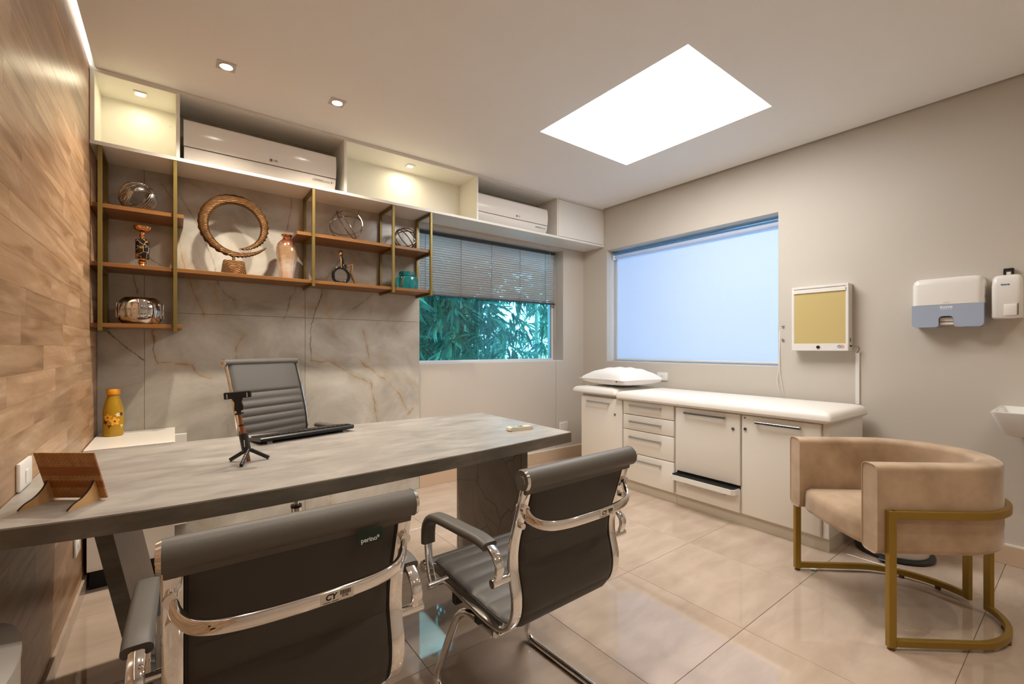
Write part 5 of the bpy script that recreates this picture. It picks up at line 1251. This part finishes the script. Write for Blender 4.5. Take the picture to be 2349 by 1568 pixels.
# sockets and switches
t = thing('wall_socket', 'white wall socket plate low on the back wall beside the examination table', 'socket', (3.635, 0.012, 0.29))
ob('plate', MB().box(3.578, 3.694, 0.004, 0.0118, 0.285, 0.388, 0.003, 2), 'switch_white', t, True)
for xx in (3.612, 3.660):
    for dx, dz in ((-0.010, 0.0), (0.010, 0.0), (0.0, -0.008)): ob('pin_hole', MB().cyl((xx + dx, 0.0034, 0.345 + dz), (xx + dx, 0.005, 0.345 + dz), 0.0028, 8), 'ink', t, True)
    ob('marking', MB().box(xx - 0.012, xx + 0.012, 0.0034, 0.005, 0.360, 0.364), 'ink', t, True)
t = thing('wall_switch', 'white switch plate on the wooden wall just above the desk', 'switch', (0, -1.553, 0.77))
ob('plate', MB().box(0.0003, 0.010, -1.618, -1.488, 0.771, 0.850, 0.004, 2), 'switch_white', t, True)
ob('rocker', MB().box(0.010, 0.0125, -1.566, -1.540, 0.785, 0.822, 0.001, 1), 'switch_white', t, True)
t = thing('wall_socket', 'white socket plate on the wooden wall under the desk', 'socket', (0, -0.68, 0.26))
ob('plate', MB().box(0.0003, 0.010, -0.740, -0.625, 0.258, 0.350, 0.004, 2), 'switch_white', t, True)
ob('outlet', MB().cyl((0.010, -0.683, 0.304), (0.012, -0.683, 0.304), 0.018, 16), 'white_plastic', t, True)
t = thing('wall_socket', 'white socket plate on the side wall just behind the pillow', 'socket', (W, -0.99, 0.89))
ob('plate', MB().box(W - 0.010, W - 0.0003, -1.045, -0.935, 0.870, 0.944, 0.003, 2), 'switch_white', t, True)
ob('outlet', MB().cyl((W - 0.012, -0.99, 0.907), (W - 0.010, -0.99, 0.907), 0.018, 16), 'white_plastic', t, True)
t = thing('floor_sticker', 'small white and green sticker on the floor by the armchair leg', 'sticker', (3.035, -2.515, 0), math.radians(30))
ob('paper', MB().box(-0.022, 0.022, -0.012, 0.012, 0.0002, 0.0008), 'print_white', t)
ob('mark', MB().box(-0.022, -0.004, -0.012, 0.012, 0.0008, 0.0011), 'stamp_green', t)
# box low on the wooden wall
t = thing('wall_box', 'white rounded box low on the wooden wall at the picture corner', 'box', (0, -2.0, 0.13))
hp = [(0.0005, -2.26)] + [(0.072 * math.sin(math.pi * k / 20) ** .6, -2.26 + 0.515 * k / 20) for k in range(1, 20)] + [(0.0005, -1.745)]
ob('case', MB().prism(hp, 0.13, 0.466), 'white_plastic', t, True)
ob('lid', MB().prism([(p[0] * 1.03, p[1]) for p in hp], 0.4665, 0.478), 'white_plastic', t, True)
ob('slot', MB().box(0.060, 0.075, -2.03, -1.985, 0.22, 0.34, 0.002, 1), 'black_plastic', t, True)

# ------------------------------------------------------------------ bamboo outside the back window
rb2 = random.Random(11)
leafm = MB().add([(0, 0, 0), (0.010, 0.30, 0.010), (-0.010, 0.30, 0.010), (0.0085, 0.62, 0.0), (-0.0085, 0.62, 0.0), (0, 1.0, -0.10), (0, 0.30, 0.004), (0, 0.62, -0.006)],
                 [(0, 1, 6), (0, 6, 2), (1, 3, 7, 6), (6, 7, 4, 2), (3, 5, 7), (7, 5, 4)])
LEAF = [(Vector((p[0] * 7.0, p[1], p[2]))) for p in leafm.v]; LF = leafm.f
leaf_me = mesh_of('leaf', MB().add([tuple(p) for p in LEAF], LF), sharp=60); leaf_me.materials.append(MATS['bamboo_leaf'])
def leafM(p, L, yaw, pitch, roll):
    return Matrix.Translation(p) @ Matrix.Rotation(yaw, 4, 'Z') @ Matrix.Rotation(pitch, 4, 'X') @ Matrix.Rotation(roll, 4, 'Y') @ Matrix.Diagonal((L, L, L, 1))
plants = [((2.45, 1.25), 0.60, 0.60, 560, 54, 'bamboo clump filling the left end of the back window'),
          ((3.35, 1.55), 0.60, 0.85, 420, 54, 'bamboo clump with thin stems left of the window middle'),
          ((4.25, 1.75), 0.45, 0.80, 130, 54, 'bamboo with one thick pale cane right of the window middle'),
          ((4.05, 3.00), 0.75, 0.45, 620, 30, 'dark dense bamboo clump further back behind the other bamboo'),
          ((5.00, 1.60), 0.55, 0.75, 280, 54, 'bamboo clump at the right end of the back window')]
for (pc, rad, dep, ncl, nbig, lab) in plants:
    t = thing('bamboo_plant', lab, 'bamboo', (pc[0], pc[1], 0.0), 0, 'bamboo outside the window')
    thick = 'thick' in lab
    for q in range(1 if thick else 3):
        bx_, by_ = (0.02, -0.55) if thick else (rb2.uniform(-rad, rad) * .7, rb2.uniform(-.2, .5))
        r_ = 0.034 if thick else 0.012
        cm = MB().tube([(bx_, by_, 0.0), (bx_ + (0.02 if thick else .03), by_, 1.6), (bx_ + .05, by_ - .02, 3.2)], r_, 12)
        o = ob('cane', cm, 'culm', t)
        for zz in (0.95, 1.27, 1.60, 1.94, 2.28): 
            ob('node', MB().lathe([(r_, -0.006), (r_ * 1.12, 0), (r_, 0.006)], 12, (bx_ + .05 * zz / 3.2, by_ - 0.004, zz)), 'culm', o)
    stuff = MB(); cnt = 0
    for cidx in range(ncl):
        p = Vector((rb2.gauss(0, rad * .62), rb2.uniform(-dep, dep), rb2.uniform(0.55, 2.45)))
        base_yaw = rb2.uniform(0, 2 * math.pi); droop = rb2.uniform(-1.15, -0.1)
        big = rb2.random()
        for k in range(rb2.randint(5, 8)):
            L = rb2.uniform(0.17, 0.29); yaw = base_yaw + rb2.uniform(-1.0, 1.0); M = leafM(p + Vector((rb2.gauss(0, .02), rb2.gauss(0, .02), rb2.gauss(0, .02))), L, yaw, droop + rb2.uniform(-.35, .35), rb2.uniform(-.8, .8))
            if cnt < nbig and p.y < -dep * 0.35 and 0.85 < p.z < 2.0:
                o = bpy.data.objects.new('leaf', leaf_me); COL.objects.link(o); o.parent = t; o.matrix_local = M; cnt += 1
            else: stuff.add([tuple(v) for v in LEAF], LF, M)
        if cidx % 4 == 0:
            q = p + Vector((rb2.uniform(-.25, .25), rb2.uniform(-.2, .2), -rb2.uniform(.15, .4)))
            stuff.tube([q, p.lerp(q, .5) + Vector((0, 0, .03)), p], 0.0022, 4)
    o = ob('foliage', stuff, 'bamboo_leaf', t, sharp=60); o['kind'] = 'stuff'
